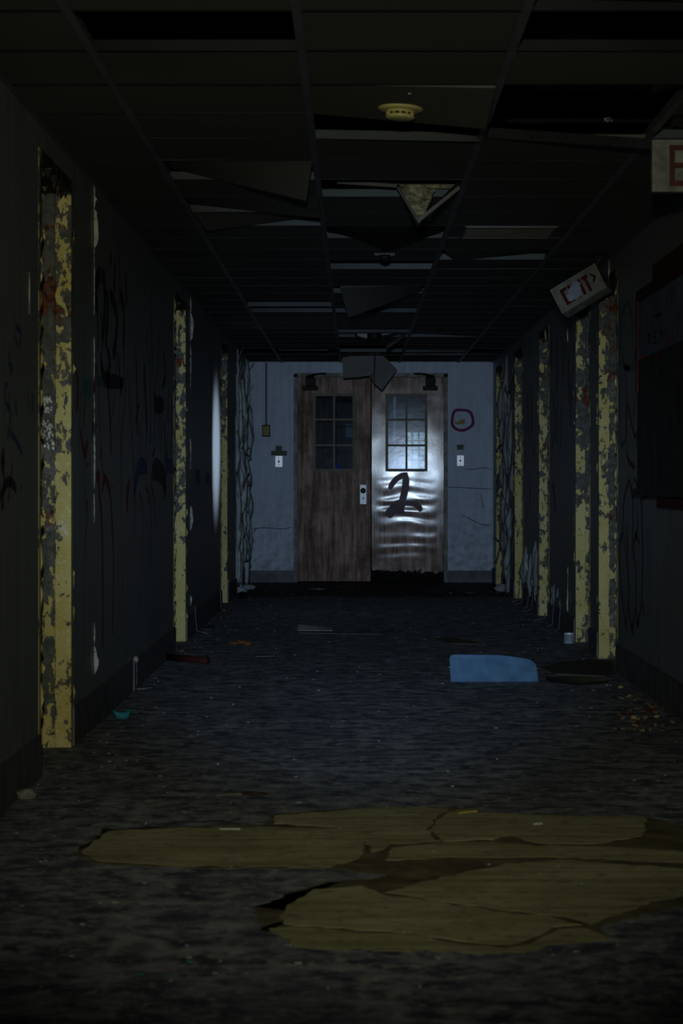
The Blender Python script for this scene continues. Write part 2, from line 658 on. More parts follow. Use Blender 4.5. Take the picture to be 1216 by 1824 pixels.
def emit(name, c, s):
    t = NT(name)
    t.b.inputs['Emission Color'].default_value = (*c, 1)
    n = t.noise(16, 4, 0.6)
    st = t.math('MULTIPLY', t.ramp(n, 0.36, 0.62), s)
    t.l(st, t.b.inputs['Emission Strength'])
    return t.done((0.02, 0.02, 0.02), 0.3)


M['sky_pane'] = emit('daylight_pane', (0.45, 0.66, 0.72), 0.42)

# ------------------------------------------------------------------ the shell
L_OPEN = [(8.70, 9.61), (15.12, 16.08), (20.40, 21.32)]
R_OPEN = [(13.54, 14.50), (15.12, 16.02), (18.30, 19.22), (21.15, 22.15), (24.15, 25.08)]
FW = 0.05
HEAD = 2.165


def wall_mesh(side, opens):
    mb = MB()
    x0, x1 = (XL - WT, XL) if side < 0 else (XR, XR + WT)
    y = Y0
    for a, b in opens:
        mb.box((x0, y, 0), (x1, a - FW, ZS))
        mb.box((x0, a - FW, HEAD + FW), (x1, b + FW, ZS))
        y = b + FW
    mb.box((x0, y, 0), (x1, 33.0, ZS))
    return mb


wall_left = tag(link('wall_left', wall_mesh(-1, L_OPEN), M['wall_side']), 'dark graffiti-covered left corridor wall with three doorways', 'wall', kind='structure')
wall_right = tag(link('wall_right', wall_mesh(1, R_OPEN), M['wall_side']), 'dark right corridor wall with five doorways and a board', 'wall', kind='structure')

# end wall with the opening of the double doors
DX0, DX1, DZ = -0.634, 0.951, 2.178
mb = MB()
mb.box((XL, YE, 0), (DX0, YE + 0.15, ZS))
mb.box((DX1, YE, 0), (XR, YE + 0.15, ZS))
mb.box((DX0, YE, DZ), (DX1, YE + 0.15, ZS))
wall_end = tag(link('wall_end', mb, M['wall_end']), 'pale blue-grey end wall around the double doors', 'wall', kind='structure')

mb = MB().box((-5.0, Y0, -0.1), (5.0, 33.0, 0))
floor = tag(link('floor', mb, M['floor']), 'dark worn gritty corridor floor', 'floor', kind='structure')

mb = MB()
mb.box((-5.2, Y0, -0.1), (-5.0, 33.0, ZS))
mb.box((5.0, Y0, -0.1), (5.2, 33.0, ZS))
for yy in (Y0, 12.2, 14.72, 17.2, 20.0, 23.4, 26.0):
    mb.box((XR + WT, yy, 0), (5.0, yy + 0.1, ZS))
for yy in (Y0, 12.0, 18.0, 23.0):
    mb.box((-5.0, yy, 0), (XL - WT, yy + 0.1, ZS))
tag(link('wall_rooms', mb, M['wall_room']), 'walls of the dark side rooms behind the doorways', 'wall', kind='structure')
mb = MB().box((XL, 33.0, 0), (XR, 33.1, ZS))
wall_far = tag(link('wall_far', mb, M['wall_room']), 'wall of the passage beyond the double doors', 'wall', kind='structure')
mb = MB().box((-5.2, Y0, ZS), (5.2, 33.1, ZS + 0.1))
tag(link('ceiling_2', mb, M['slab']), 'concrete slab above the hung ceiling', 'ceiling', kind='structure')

# ---- hung ceiling
RUN = [-0.774, -0.158, 0.458, 1.074]
COLS = [(XL, RUN[0]), (RUN[0], RUN[1]), (RUN[1], RUN[2]), (RUN[2], RUN[3]), (RUN[3], XR)]


def TY(k):
    return 6.603 + 0.61 * k


GONE = {(1, 0), (3, 0), (3, -1), (2, 2), (2, 3), (3, 2), (3, 3), (4, 3), (1, 5), (1, 7), (1, 8), (2, 6), (2, 9), (3, 9),
        (3, 11), (2, 12), (1, 17), (1, 18), (2, 15), (2, 18), (2, 23), (2, 22), (2, 26), (1, 27), (2, 27), (3, 27), (0, 27), (4, 27), (0, 28), (1, 28), (2, 28), (3, 28), (4, 28), (3, 23)}
rnd = random.Random(5)
mb = MB()
me_ = MB()
for k in range(-8, 31):
    for c, (xa, xb) in enumerate(COLS):
        if (c, k) in GONE:
            continue
        y0, y1 = TY(k), min(TY(k + 1), YE)
        if y0 >= YE:
            continue
        d = [rnd.uniform(0, 0.0012) if rnd.random() < 0.85 else rnd.uniform(0, 0.004) for _ in range(4)]
        z = ZC + 0.0010
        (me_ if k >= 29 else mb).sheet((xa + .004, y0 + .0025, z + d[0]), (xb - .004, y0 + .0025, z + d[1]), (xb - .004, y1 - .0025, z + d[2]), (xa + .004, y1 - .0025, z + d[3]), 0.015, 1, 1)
ceiling = tag(link('ceiling', mb, M['tile']), 'dim dropped ceiling of mineral tiles with many gaps', 'ceiling', kind='structure')
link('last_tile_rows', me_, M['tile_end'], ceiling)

NOTEE = {(3, 3), (3, 4), (2, 27), (0, 28), (1, 28), (4, 28), (0, 29), (1, 29), (2, 29), (4, 29)}
mb = MB()
md = MB()
mm = MB()


def tee_x(m, xa, xb, y, za=ZC, zb=ZC):
    """cross tee from xa to xb: flange and web"""
    for (h0, h1, w) in ((0, 0.0006, 0.012), (0.0006, 0.034, 0.0015)):
        vs = []
        for (x, z) in ((xa, za), (xb, zb)):
            vs += [(x, y - w, z + h0), (x, y + w, z + h0), (x, y + w, z + h1), (x, y - w, z + h1)]
        m.add(vs, [(0, 1, 2, 3), (7, 6, 5, 4), (0, 4, 5, 1), (1, 5, 6, 2), (2, 6, 7, 3), (3, 7, 4, 0)])


for k in range(-8, 32):
    y = TY(k)
    if y > YE - 0.05:
        continue
    for c, (xa, xb) in enumerate(COLS):
        if (c, k) in NOTEE:
            continue
        sag = -0.012 if (c, k) == (2, 4) else 0
        tee_x(md if k < 3 else mb, xa, xb, y, ZC, ZC + sag)
for x in RUN:
    mm.box((x - 0.013, Y0 + .2, ZC - 0.002), (x + 0.013, YE, ZC + 0.003))
    mm.box((x - 0.0015, Y0 + .2, ZC + 0.003), (x + 0.0015, YE, ZC + 0.042))
mm.box((XL, Y0 + .2, ZC - 0.002), (XL + 0.02, YE, ZC + 0.003))
mm.box((XR - 0.02, Y0 + .2, ZC - 0.002), (XR, YE, ZC + 0.003))
link('cross_tees', mb, M['grid'], ceiling)
link('sooty_tees', md, M['grid_sooty'], ceiling)
link('main_runners', mm, M['grid_main'], ceiling)

mb = MB().box((XL + 0.002, YE - 0.04, ZC + 0.045), (XR - 0.002, YE - 0.002, ZS))  # added dark panel, hides the lit end wall above the ceiling
tag(link('trim_2', mb, M['slab'], None), 'dark bulkhead above the hung ceiling at the end wall', 'bulkhead', kind='structure')

# ---- baseboards
mb = MB()
y = Y0
for a, b in L_OPEN:
    mb.box((XL, y, 0), (XL + 0.012, a - FW, 0.15))
    y = b + FW
mb.box((XL, y, 0), (XL + 0.012, YE, 0.15))
tag(link('baseboard_left', mb, M['base']), 'dark rubber base along the left wall', 'baseboard', kind='structure')
mb = MB()
y = Y0
for a, b in R_OPEN:
    mb.box((XR - 0.012, y, 0), (XR, a - FW, 0.15))
    y = b + FW
mb.box((XR - 0.012, y, 0), (XR, YE, 0.15))
tag(link('baseboard_right', mb, M['base']), 'dark rubber base along the right wall', 'baseboard', kind='structure')
mb = MB()
mb.box((XL + 0.012, YE - 0.012, 0), (DX0, YE, 0.125))
mb.box((DX1, YE - 0.012, 0), (XR - 0.012, YE, 0.125))
tag(link('baseboard_end', mb, M['base']), 'dark base at the foot of the end wall', 'baseboard', kind='structure')

# ---- steel door frames along the corridor


def door_frame(n, side, y0, y1, label):
    s, W = (-1, -XL) if side < 0 else (1, XR)
    m = M['peel_l'] if side < 0 else M['peel_r']

    def bx(mb, u0, u1, ya, yb, z0, z1):
        xa, xb = s * (W + u0), s * (W + u1)
        mb.box((min(xa, xb), ya, z0), (max(xa, xb), yb, z1))
    root = thing('door_%d' % n, label, 'door frame', (s * W, (y0 + y1) / 2, 0), None, 'structure')
    for far in (1, 0):
        mb = MB()
        if far:
            bx(mb, -0.0035, 0.0555, y1, y1 + FW, 0, HEAD + FW)
            bx(mb, 0.0555, 0.0600, y1 + 0.012, y1 + FW, 0, HEAD + FW)
            bx(mb, 0.0600, 0.165, y1 - 0.003, y1 + FW, 0, HEAD + FW)
        else:
            bx(mb, -0.0015, 0.0555, y0 - FW, y0, 0, HEAD + FW)
            bx(mb, 0.0555, 0.0600, y0 - FW, y0 - 0.012, 0, HEAD + FW)
            bx(mb, 0.0600, 0.165, y0 - FW, y0 + 0.003, 0, HEAD + FW)
        link('jamb', mb, m, root)
    mb = MB()
    bx(mb, -0.006, 0.165, y0, y1, HEAD, HEAD + FW)
    # shreds of paint hanging from the underside of the head
    r = random.Random(n * 7)
    for i in range(26):
        u, yy = r.uniform(0, 0.15), r.uniform(y0 + .05, y1 - 0.02)
        d, w = r.uniform(0.01, 0.05), r.uniform(0.01, 0.03)
        xx = s * (W + u)
        p = Vector((xx, yy, HEAD))
        mb.prism([p, p + Vector((w, 0.004, 0)), p + Vector((w * r.uniform(.2, .8), r.uniform(-.015, .015), -d))], (0, 0.003, 0))
    link('head', mb, M['head'], root)
    # ragged paint edge along the near corner of the near jamb and the far corner
    mb = MB()
    for yy, cnt, uu in ((y0, 26, -0.0016), (y1 + FW, 9, -0.006)):
        for i in range(cnt):
            z = r.uniform(0.1, 2.1)
            h = r.uniform(0.02, 0.09)
            d = r.uniform(0.003, 0.010)
            p = Vector((s * (W + uu), yy + 0.001, z))
            q = p + Vector((-s * d, r.uniform(0.0, 0.02), h * 0.5))
            mb.prism([p, q, p + Vector((0, 0, h))], (0, 0.002, 0))
    link('paint_flakes', mb, m, root)
    return root


df = door_frame(3, -1, *L_OPEN[0], 'peeling yellow steel door frame, nearest one on the left wall')
# crinkled silvery paint catching the torch on the nearest left jamb
mb = MB()
r = random.Random(19)
for i in range(90):
    if i < 34:
        c = AT(r.uniform(76, 92), r.uniform(706, 735), L_OPEN[0][1] - 0.004)
    elif i < 78:
        c = AT(r.uniform(75, 96), r.uniform(750, 798), L_OPEN[0][1] - 0.004)
    else:
        c = AT(r.uniform(104, 118), r.uniform(928, 945), L_OPEN[0][1] - 0.001)
    a0 = r.uniform(0, 6.28)
    pts = [c + Vector((r.uniform(.002, .0055) * math.cos(a0 + q), r.uniform(-.0025, .0012), r.uniform(.004, .010) * math.sin(a0 + q))) for q in (0, 1.6, 3.0, 4.4)]
    mb.add(pts, [(0, 1, 2), (0, 2, 3)])
M['crinkle'] = simple('crinkled_silver', (0.55, 0.56, 0.55), 0.3, 0.2, 60, 0.0, 0, 0.004, 0.5)
o = link('crinkled_paint', mb, M['crinkle'], df)
o.modifiers.new('thick', 'SOLIDIFY').thickness = 0.0006
door_frame(4, -1, *L_OPEN[1], 'peeling cream door frame in the middle of the left wall')
door_frame(5, -1, *L_OPEN[2], 'narrow peeling door frame on the left wall nearest the double doors')
door_frame(6, 1, *R_OPEN[0], 'rust-blotched yellow door frame, nearest one on the right wall below the tilted sign')
door_frame(7, 1, *R_OPEN[1], 'rusty cream door frame just behind the nearest right frame')
door_frame(8, 1, *R_OPEN[2], 'cream door frame, third along the right wall')
door_frame(9, 1, *R_OPEN[3], 'cream door frame beside peeling paint, fourth along the right wall')
door_frame(10, 1, *R_OPEN[4], 'dim door frame on the right wall in the corner by the end wall')

# ------------------------------------------------------------------ graffiti and damage that belong to the walls


def strokes(name, mat, parent, proj, lst, width, n, conv):
    mb = MB()
    for item in lst:
        w = width
        if isinstance(item[0], (int, float)):
            w, item = item[0], item[1:]
        mb.ribbon([proj(*conv(u, v)) for u, v in item], w, n)
    return link(name, mb, mat, parent)


cA = lambda u, v: (130 + u / 3.65, 430 + v / 3.65)
cB = lambda u, v: (u / 4.146, 560 + v / 4.146)
cP = lambda u, v: (u, v)
NL, NR = (1, 0, 0), (-1, 0, 0)
strokes('graffiti', M['black_g'], wall_left, LW, [
    [0.09, (180, 200), (150, 270), (148, 380), (160, 430)], [0.09, (185, 200), (205, 290), (202, 480), (190, 640)],
    [(160, 450), (160, 720)], [(180, 460), (190, 700)], [0.08, (215, 320), (225, 430), (215, 600), (210, 700)],
    [0.08, (240, 340), (270, 420), (285, 520), (270, 690), (255, 740)], [0.07, (300, 330), (330, 450), (325, 700)],
    [0.07, (180, 720), (185, 820), (210, 900), (260, 910), (330, 920)], [(220, 700), (240, 800), (215, 900)],
    [0.07, (290, 720), (312, 990)], [0.06, (330, 600), (331, 900)], [0.10, (240, 330), (250, 380)], [0.1, (310, 900), (312, 1000)],
    [(510, 490), (515, 870)], [(480, 560), (480, 720)], [(560, 600), (545, 910)], [(585, 720), (600, 860), (580, 950)],
    [0.10, (525, 980), (540, 1060), (590, 1060)], [0.09, (460, 800), (470, 1000), (480, 1250)], [0.1, (590, 1170), (601, 1440)],
    [(530, 1350), (515, 1400)], [0.13, (515, 1510), (540, 1480), (580, 1520), (598, 1560), (590, 1650)],
    [(530, 900), (530, 1300)], [(560, 950), (555, 1280)], [(500, 700), (505, 1320)], [(575, 1000), (570, 1380)],
    [(620, 940), (615, 1180)], [(610, 1250), (612, 1500)], [(640, 1000), (636, 1400)],
], 0.055, NL, cA)
strokes('graffiti', M['dkred_g'], wall_left, LW, [
    [0.1, (240, 60), (245, 150)], [(300, 90), (300, 450)], [0.14, (270, 150), (265, 330)], [0.1, (340, 200), (345, 420)],
    [(405, 700), (415, 1000), (415, 1260)], [(430, 1050), (405, 1180)], [(430, 1180), (432, 1400)],
    [(470, 1250), (475, 1500)], [(275, 700), (285, 860)], [(215, 800), (240, 1180), (245, 1390)],
], 0.045, NL, cA)
strokes('graffiti', M['red_g'], wall_left, LW, [
    [0.045, (150, 780), (135, 1000), (122, 1290)], [(155, 790), (165, 1000), (180, 1350), (195, 1530)],
    [(275, 1000), (240, 1200)], [(295, 1000), (310, 1370)], [(350, 830), (330, 1100), (312, 1380), (315, 1810)],
    [(350, 830), (375, 1150), (385, 1330), (400, 1600), (402, 2050)], [0.05, (20, 850), (30, 960), (20, 1120)],
    [(50, 960), (40, 1250)], [0.05, (80, 1020), (65, 1180)], [0.045, (45, 1230), (75, 1380), (95, 1290)],
    [0.014, (80, 1400), (78, 1700), (90, 1780), (72, 2080), (68, 2450), (76, 2750)],
    [0.10, (150, 1184), (150, 1200)], [0.12, (178, 1370), (180, 1400)], [0.08, (95, 1440), (95, 1465)], [0.07, (92, 1690), (90, 1720)],
    [0.06, (150, 1540), (165, 1530), (170, 1640), (185, 1824), (192, 2200), (190, 2640)],
    [0.045, (185, 1640), (205, 1540), (240, 1640), (252, 1824), (262, 2100), (255, 2560)], [(250, 1580), (260, 1630)],
    [0.07, (365, 1570), (350, 1660), (355, 1750)], [(430, 1620), (450, 1760), (452, 2200)], [(470, 1600), (495, 1660), (508, 1820), (506, 2080)],
    [(505, 1580), (530, 1700), (535, 1900)], [(355, 1280), (355, 1330)], [(380, 1800), (375, 2100)],
    [0.03, (520, 1420), (505, 1560)], [0.02, (320, 1850), (322, 2280)], [0.02, (430, 1900), (430, 2400)],
], 0.024, NL, cA)
strokes('graffiti', M['blue_g'], wall_left, LW, [
    [0.09, (395, 1650), (415, 1510), (440, 1460), (480, 1475)], [0.16, (605, 1460), (650, 1465)], [0.02, (395, 1650), (392, 1800)],
], 0.08, NL, cA)
strokes('graffiti', M['teal_g'], wall_left, LW, [[0.08, (60, 920), (100, 960), (125, 940)], [0.08, (150, 900), (190, 915)]], 0.08, NL, cA)
strokes('graffiti', M['yell_g'], wall_left, LW, [[(552, 980), (548, 1045)], [(538, 1070), (540, 1150)]], 0.03, NL, cA)
strokes('graffiti', M['blue_g'], wall_left, LW, [
    [(75, 270), (60, 360), (90, 390), (70, 460)], [(110, 90), (150, 130), (145, 260)], [(100, 130), (130, 250)], [(60, 515), (35, 540), (40, 640), (60, 680), (70, 560)],
    [(60, 680), (75, 760), (50, 930)], [(70, 870), (110, 920), (165, 1035)], [(120, 640), (110, 690), (125, 740)],
], 0.022, NL, cB)
strokes('graffiti', M['black_g'], wall_left, LW, [
    [0.07, (14, 1010), (20, 1080), (10, 1140)], [0.025, (90, 1100), (60, 1380)], [(30, 1170), (20, 1440)], [(2, 1350), (50, 1240), (100, 1260), (117, 1310)],
    [0.015, (195, 560), (225, 750)], [0.025, (235, 580), (240, 720)], [0.05, (2, 1300), (15, 1440)], [0.03, (160, 1250), (158, 1290)],
], 0.035, NL, cB)
strokes('graffiti', M['dkred_g'], wall_left, LW, [[0.12, (377, 875), (379, 955)], [0.1, (374, 640), (376, 690)]], 0.1, NL, cP)
strokes('graffiti', M['blue_g'], wall_left, LW, [[0.2, (348, 848), (356, 852)], [0.15, (366, 850), (374, 856)]], 0.1, NL, cP)

cR = lambda u, v: (1060 + u / 3.648, 440 + v / 3.648)
cS = lambda u, v: (1090 + u / 3.65, 780 + v / 3.65)
strokes('graffiti', M['black_g'], wall_right, RW, [
    [(110, 270), (75, 420), (70, 600), (50, 700), (55, 900), (70, 1080), (90, 1220)], [(110, 270), (135, 420), (130, 800)],
    [(145, 260), (185, 380), (195, 560), (200, 800), (190, 1080), (165, 1220)], [(100, 560), (100, 850), (110, 1000), (95, 1190)],
    [(160, 440), (165, 600), (140, 700), (155, 900), (155, 1080), (165, 1210)], [(110, 1100), (130, 1240), (152, 1100)],
    [0.07, (90, 1190), (95, 1260)], [0.07, (130, 1230), (135, 1290)], [0.06, (160, 1180), (170, 1230)], [(70, 600), (100, 840)], [(180, 690), (150, 620)],
    [0.06, (200, 1070), (208, 1160)],
], 0.035, NR, cS)
strokes('graffiti', M['black_g'], wall_right, RW, [
    [(200, 800), (200, 1230), (210, 1030), (240, 1160), (265, 1230), (300, 1060)], [(200, 1230), (210, 1370), (260, 1435)],
    [(265, 1300), (290, 1160), (290, 1280), (315, 1330)], [(240, 800), (275, 640), (300, 790), (300, 1000)], [(262, 980), (250, 1100)],
], 0.03, NR, cR)
strokes('graffiti', M['teal_g'], wall_right, RW, [
    [(210, 350), (170, 450), (165, 560), (180, 760), (230, 790)], [(210, 350), (240, 480), (240, 700)], [0.08, (190, 770), (225, 790)], [(160, 600), (160, 1250), (205, 1230)],
], 0.035, NR, cR)
strokes('graffiti', M['black_g'], wall_right, RW, [
    [0.1, (981, 590), (982, 660)], [0.1, (992, 600), (991, 700)], [(1003, 610), (1002, 690)], [0.12, (1012, 640), (1014, 720)], [(986, 700), (988, 780)], [(1000, 720), (998, 800)],
    [(1018, 660), (1016, 760)], [(940, 700), (941, 780)], [(948, 690), (947, 770)], [0.1, (943, 850), (944, 900)], [0.1, (984, 860), (990, 910)],
], 0.08, NR, cP)
strokes('graffiti', M['teal_g'], wall_right, RW, [[0.3, (984, 770), (984, 800)], [0.2, (990, 730), (992, 790)]], 0.1, NR, cP)
strokes('graffiti', M['dkred_g'], wall_right, RW, [[0.1, (950, 790), (951, 815)], [0.12, (911.5, 785), (911.5, 822)]], 0.1, NR, cP)

# plaster edges broken white along the corner beads


def torn_edge(parent, proj, px, segs, n, seed, w0=0.02):
    """segs: (y0, y1, width in pixels to the right)"""
    mb = MB()
    r = random.Random(seed)
    for y0, y1, w in segs:
        k = max(2, int((y1 - y0) / 6))
        prev = None
        pts_l, pts_r = [], []
        for i in range(k + 1):
            yy = y0 + (y1 - y0) * i / k
            e = max(0.0, math.sin(math.pi * i / k)) ** 0.5
            ww = w * e * r.uniform(0.6, 1.0) + 0.3
            pts_l.append(proj(px + r.uniform(-.4, .4), yy, 0.003))
            q = proj(px, yy, 0.0)
            pts_r.append(q + Vector((n[0] * (0.004 + ww * q.y / F), 0, 0)))
        vs = pts_l + pts_r
        m = k + 1
        fs = [(i, i + 1, m + i + 1, m + i) for i in range(k)]
        mb.add(vs, fs)
        # raised lip catching the light
        lip = []
        for p in pts_l:
            lip += [p.copy(), p + Vector((n[0] * max(0.0, r.uniform(-0.003, 0.0032)), 0, 0))]
        mb.add(lip, [(2 * i, 2 * i + 1, 2 * i + 3, 2 * i + 2) for i in range(k)])
    return link('broken_plaster_edge', mb, M['plaster_edge'], parent)


torn_edge(wall_left, LW, 166, [(330, 372, 2), (348, 362, 5), (372, 442, 9), (442, 560, 1), (600, 680, 1), (700, 760, .8), (770, 870, 2), (880, 930, 1), (1110, 1150, 1.5), (1150, 1202, 8)], NL, 3)
torn_edge(wall_left, LW, 338, [(528, 560, 2), (556, 608, 6), (610, 690, 1.5), (780, 836, 1.5), (900, 945, 5), (1060, 1080, 3)], NL, 4)
torn_edge(wall_right, RW, 1086, [(461, 506, 1.6)], NR, 5)
torn_edge(wall_right, RW, 973, [(584, 606, 3)], NR, 6)
torn_edge(wall_right, RW, 1012, [(584, 610, 2), (1010, 1085, 1), (1060, 1090, 2)], NR, 7)
torn_edge(wall_right, RW, 956, [(990, 1000, 3), (1040, 1075, 5)], NR, 8)
torn_edge(wall_right, RW, 940, [(985, 1020, 4)], NR, 8)
torn_edge(wall_left, LW, 50, [(485, 560, 1.2)], NL, 9)


def curls(name, parent, mat, side, ya, yb, cnt, seed, zlo=0.1, zhi=2.2, size=(0.05, 0.16), out=(0.01, 0.05)):
    mb = MB()
    r = random.Random(seed)
    X, s = (XL, 1) if side < 0 else (XR, -1)
    for i in range(cnt):
        y = r.uniform(ya, yb)
        z = r.uniform(zlo, zhi)
        w, h = r.uniform(*size) * 1.1, r.uniform(*size) * 1.6
        o = r.uniform(*out)
        bend = r.uniform(0.3, 1.0)
        N = 5
        top = r.random() < 0.6
        vs = []
        if r.random() < 0.62:
            # sheet standing off the wall along a vertical tear
            hh = h * r.uniform(1.0, 1.9)
            for j in range(N + 1):
                t = j / N
                zz = z + hh * (t - 0.5)
                d = o * (0.35 + 0.65 * math.sin(math.pi * min(1, 0.15 + t * 0.8))) * r.uniform(0.75, 1.15)
                ys = r.uniform(-.012, .012)
                vs.append((X + s * 0.001, y, zz))
                vs.append((X + s * d * 0.6, y - 0.35 * d + ys, zz + r.uniform(-.01, .01)))
                vs.append((X + s * d, y + 0.1 * d + ys, zz - 0.2 * d + r.uniform(-.01, .01)))
            fs = []
            for j in range(N):
                for q in (0, 1):
                    fs.append((3 * j + q, 3 * j + q + 1, 3 * j + q + 4, 3 * j + q + 3))
            mb.add(vs, fs)
            continue
        for j in range(N + 1):
            t = j / N
            d = o * (t ** 1.6)
            zz = z - h * t if top else z + h * t * 0.8
            cw = w * (1 - 0.45 * t * bend) * r.uniform(0.8, 1.1)
            sk = r.uniform(-0.2, 0.2) * w * t
            vs.append((X + s * (0.002 + d), y - cw * 0.5 + sk, zz))
            vs.append((X + s * (0.002 + d * r.uniform(0.4, 1.5)), y + cw * 0.5 + sk, zz + r.uniform(-.01, .01)))
        mb.add(vs, [(2 * j, 2 * j + 1, 2 * j + 3, 2 * j + 2) for j in range(N)])
    o_ = link(name, mb, mat, parent, smooth=True)
    so = o_.modifiers.new('thick', 'SOLIDIFY')
    so.thickness = 0.0015
    return o_


curls('peeling_paint', wall_left, M['flake_l'], -1, 22.7, 25.5, 110, 11, 0.15, 2.15, (0.10, 0.26), (0.015, 0.075))
curls('peeling_paint', wall_right, M['flake_r'], 1, 22.35, 24.0, 44, 12, 0.1, 2.2, (0.10, 0.26), (0.02, 0.07))
curls('peeling_paint', wall_right, M['flake_r'], 1, 19.3, 21.0, 16, 13, 0.22, 0.42, (0.06, 0.14), (0.01, 0.06))
curls('peeling_paint', wall_right, M['flake_r'], 1, 16.2, 18.2, 10, 14, 0.14, 0.28, (0.02, 0.06), (0.004, 0.012))

# ------------------------------------------------------------------ end wall: marks, plates, conduit
mb = MB()
cx, cy = 823, 748
for i in range(44):
    a0, a1 = 2 * math.pi * i / 44, 2 * math.pi * (i + 1) / 44
    ro, ri = 1.0, 0.76

    def pt(a, k):
        e = 1 + 0.03 * math.sin(5 * a) + 0.03 * math.cos(3 * a)
        return EW(cx + 21 * k * e * math.copysign(abs(math.cos(a)) ** 0.8, math.cos(a)), cy + 20.5 * k * e * math.copysign(abs(math.sin(a)) ** 0.8, math.sin(a)), 0.002)
    mb.add([pt(a0, ro), pt(a1, ro), pt(a1, ri), pt(a0, ri)], [(0, 1, 2, 3)])
link('graffiti_ring', mb, M['pink_g'], wall_end)
mb = MB()
for pts in ([(490.5, 794), (502, 794), (502, 803), (490.5, 803)], [(482.5, 803), (511, 803), (511, 811.5), (482.5, 811.5)],
            [(813.5, 792), (825.5, 792), (825.5, 801), (813.5, 801)]):
    mb.prism([EW(x, y, 0.0008) for x, y in pts], (0, -0.001, 0))
link('bare_patch', mb, M['patch_grey'], wall_end)
mb = MB()
mb.prism([EW(x, y, 0.0008) for x, y in [(809, 751), (815, 752), (820, 747), (828, 747), (828, 756), (811, 756)]], (0, -0.001, 0))
link('bare_patch', mb, M['brass'], wall_end)
mb = MB()
for pts in ([(795 + 0, 868), (810, 868), (850, 870), (876, 871)], [(826, 836), (850, 835), (862, 833), (876, 836)], [(820, 917), (840, 926), (858, 934), (875, 936)],
            [(446, 943), (470, 940), (500, 942), (522, 939)], [(855, 880), (860, 900), (857, 905)]):
    mb.ribbon([EW(x, y, 0.002) for x, y in pts], 0.007, (0, -1, 0))
link('wall_crack', mb, M['crack'], wall_end)


def plate(px0, py0, px1, py1, label, rz):
    a, b = EW(px0, py1), EW(px1, py0)
    root = thing('light_switch', label, 'light switch', ((a.x + b.x) / 2, YE - 0.001, (a.z + b.z) / 2), 'switch plates on the end wall', None, rz)
    mb = MB().box((a.x, YE - 0.007, a.z), (b.x, YE, b.z))
    link('cover_plate', mb, M['pl_white'], root, bevel=0.002)
    c = Vector(((a.x + b.x) / 2, YE, (a.z + b.z) / 2))
    mb = MB().box((c.x - 0.008, YE - 0.018, c.z - 0.013), (c.x + 0.006, YE - 0.0075, c.z + 0.012))
    link('toggle', mb, M['black'], root)
    for dz in (0.036, -0.036):
        mb = MB().lathe((c.x, YE - 0.0075, c.z + dz), [(0.0055, 0), (0.004, 0.0015)], 10, Matrix.Rotation(math.pi / 2, 4, 'X'))
        link('screw', mb, M['steel_dk'], root)


plate(490, 812, 503, 832, 'white light switch plate left of the double doors', 0.030)
plate(813.5, 811, 826, 830, 'white light switch plate right of the double doors under the magenta ring', -0.042)
a = EW(474, 645)
root = thing('conduit_box', 'small yellow junction box hanging from a brown conduit on the end wall', 'junction box', (a.x, YE, EW(474, 778).z))
mb = MB().tube([(a.x, YE - 0.012, ZC), (a.x, YE - 0.012, EW(474, 757).z)], 0.0095, 10)
link('conduit', mb, M['conduit'], root)
p0, p1 = EW(467, 778), EW(481, 757)
mb = MB().box((p0.x, YE - 0.045, p0.z), (p1.x, YE, p1.z))
link('box', mb, M['black'], root, bevel=0.003)
mb = MB().box((p0.x + 0.009, YE - 0.049, p0.z + 0.012), (p1.x - 0.009, YE - 0.0455, p1.z - 0.012))
link('cover', mb, M['brass'], root, bevel=0.001)

# ---- frame of the double doors
mb = MB()
mb.box((DX0 - 0.012, YE - 0.015, 0), (DX0 + 0.027, YE + 0.12, DZ + 0.0))
mb.box((DX1 - 0.027, YE - 0.015, 0), (DX1 + 0.012, YE + 0.12, DZ + 0.0))
mb.box((DX0 - 0.012, YE - 0.015, DZ - 0.03), (DX1 + 0.012, YE + 0.12, DZ + 0.012))
tag(link('trim_1', mb, M['trim_end']), 'dark peeling frame around the double doors', 'door frame', kind='structure')

# ---- the two leaves
LEAF_T = 0.044
DB = 0.012      # bottom
DT = 2.145      # top


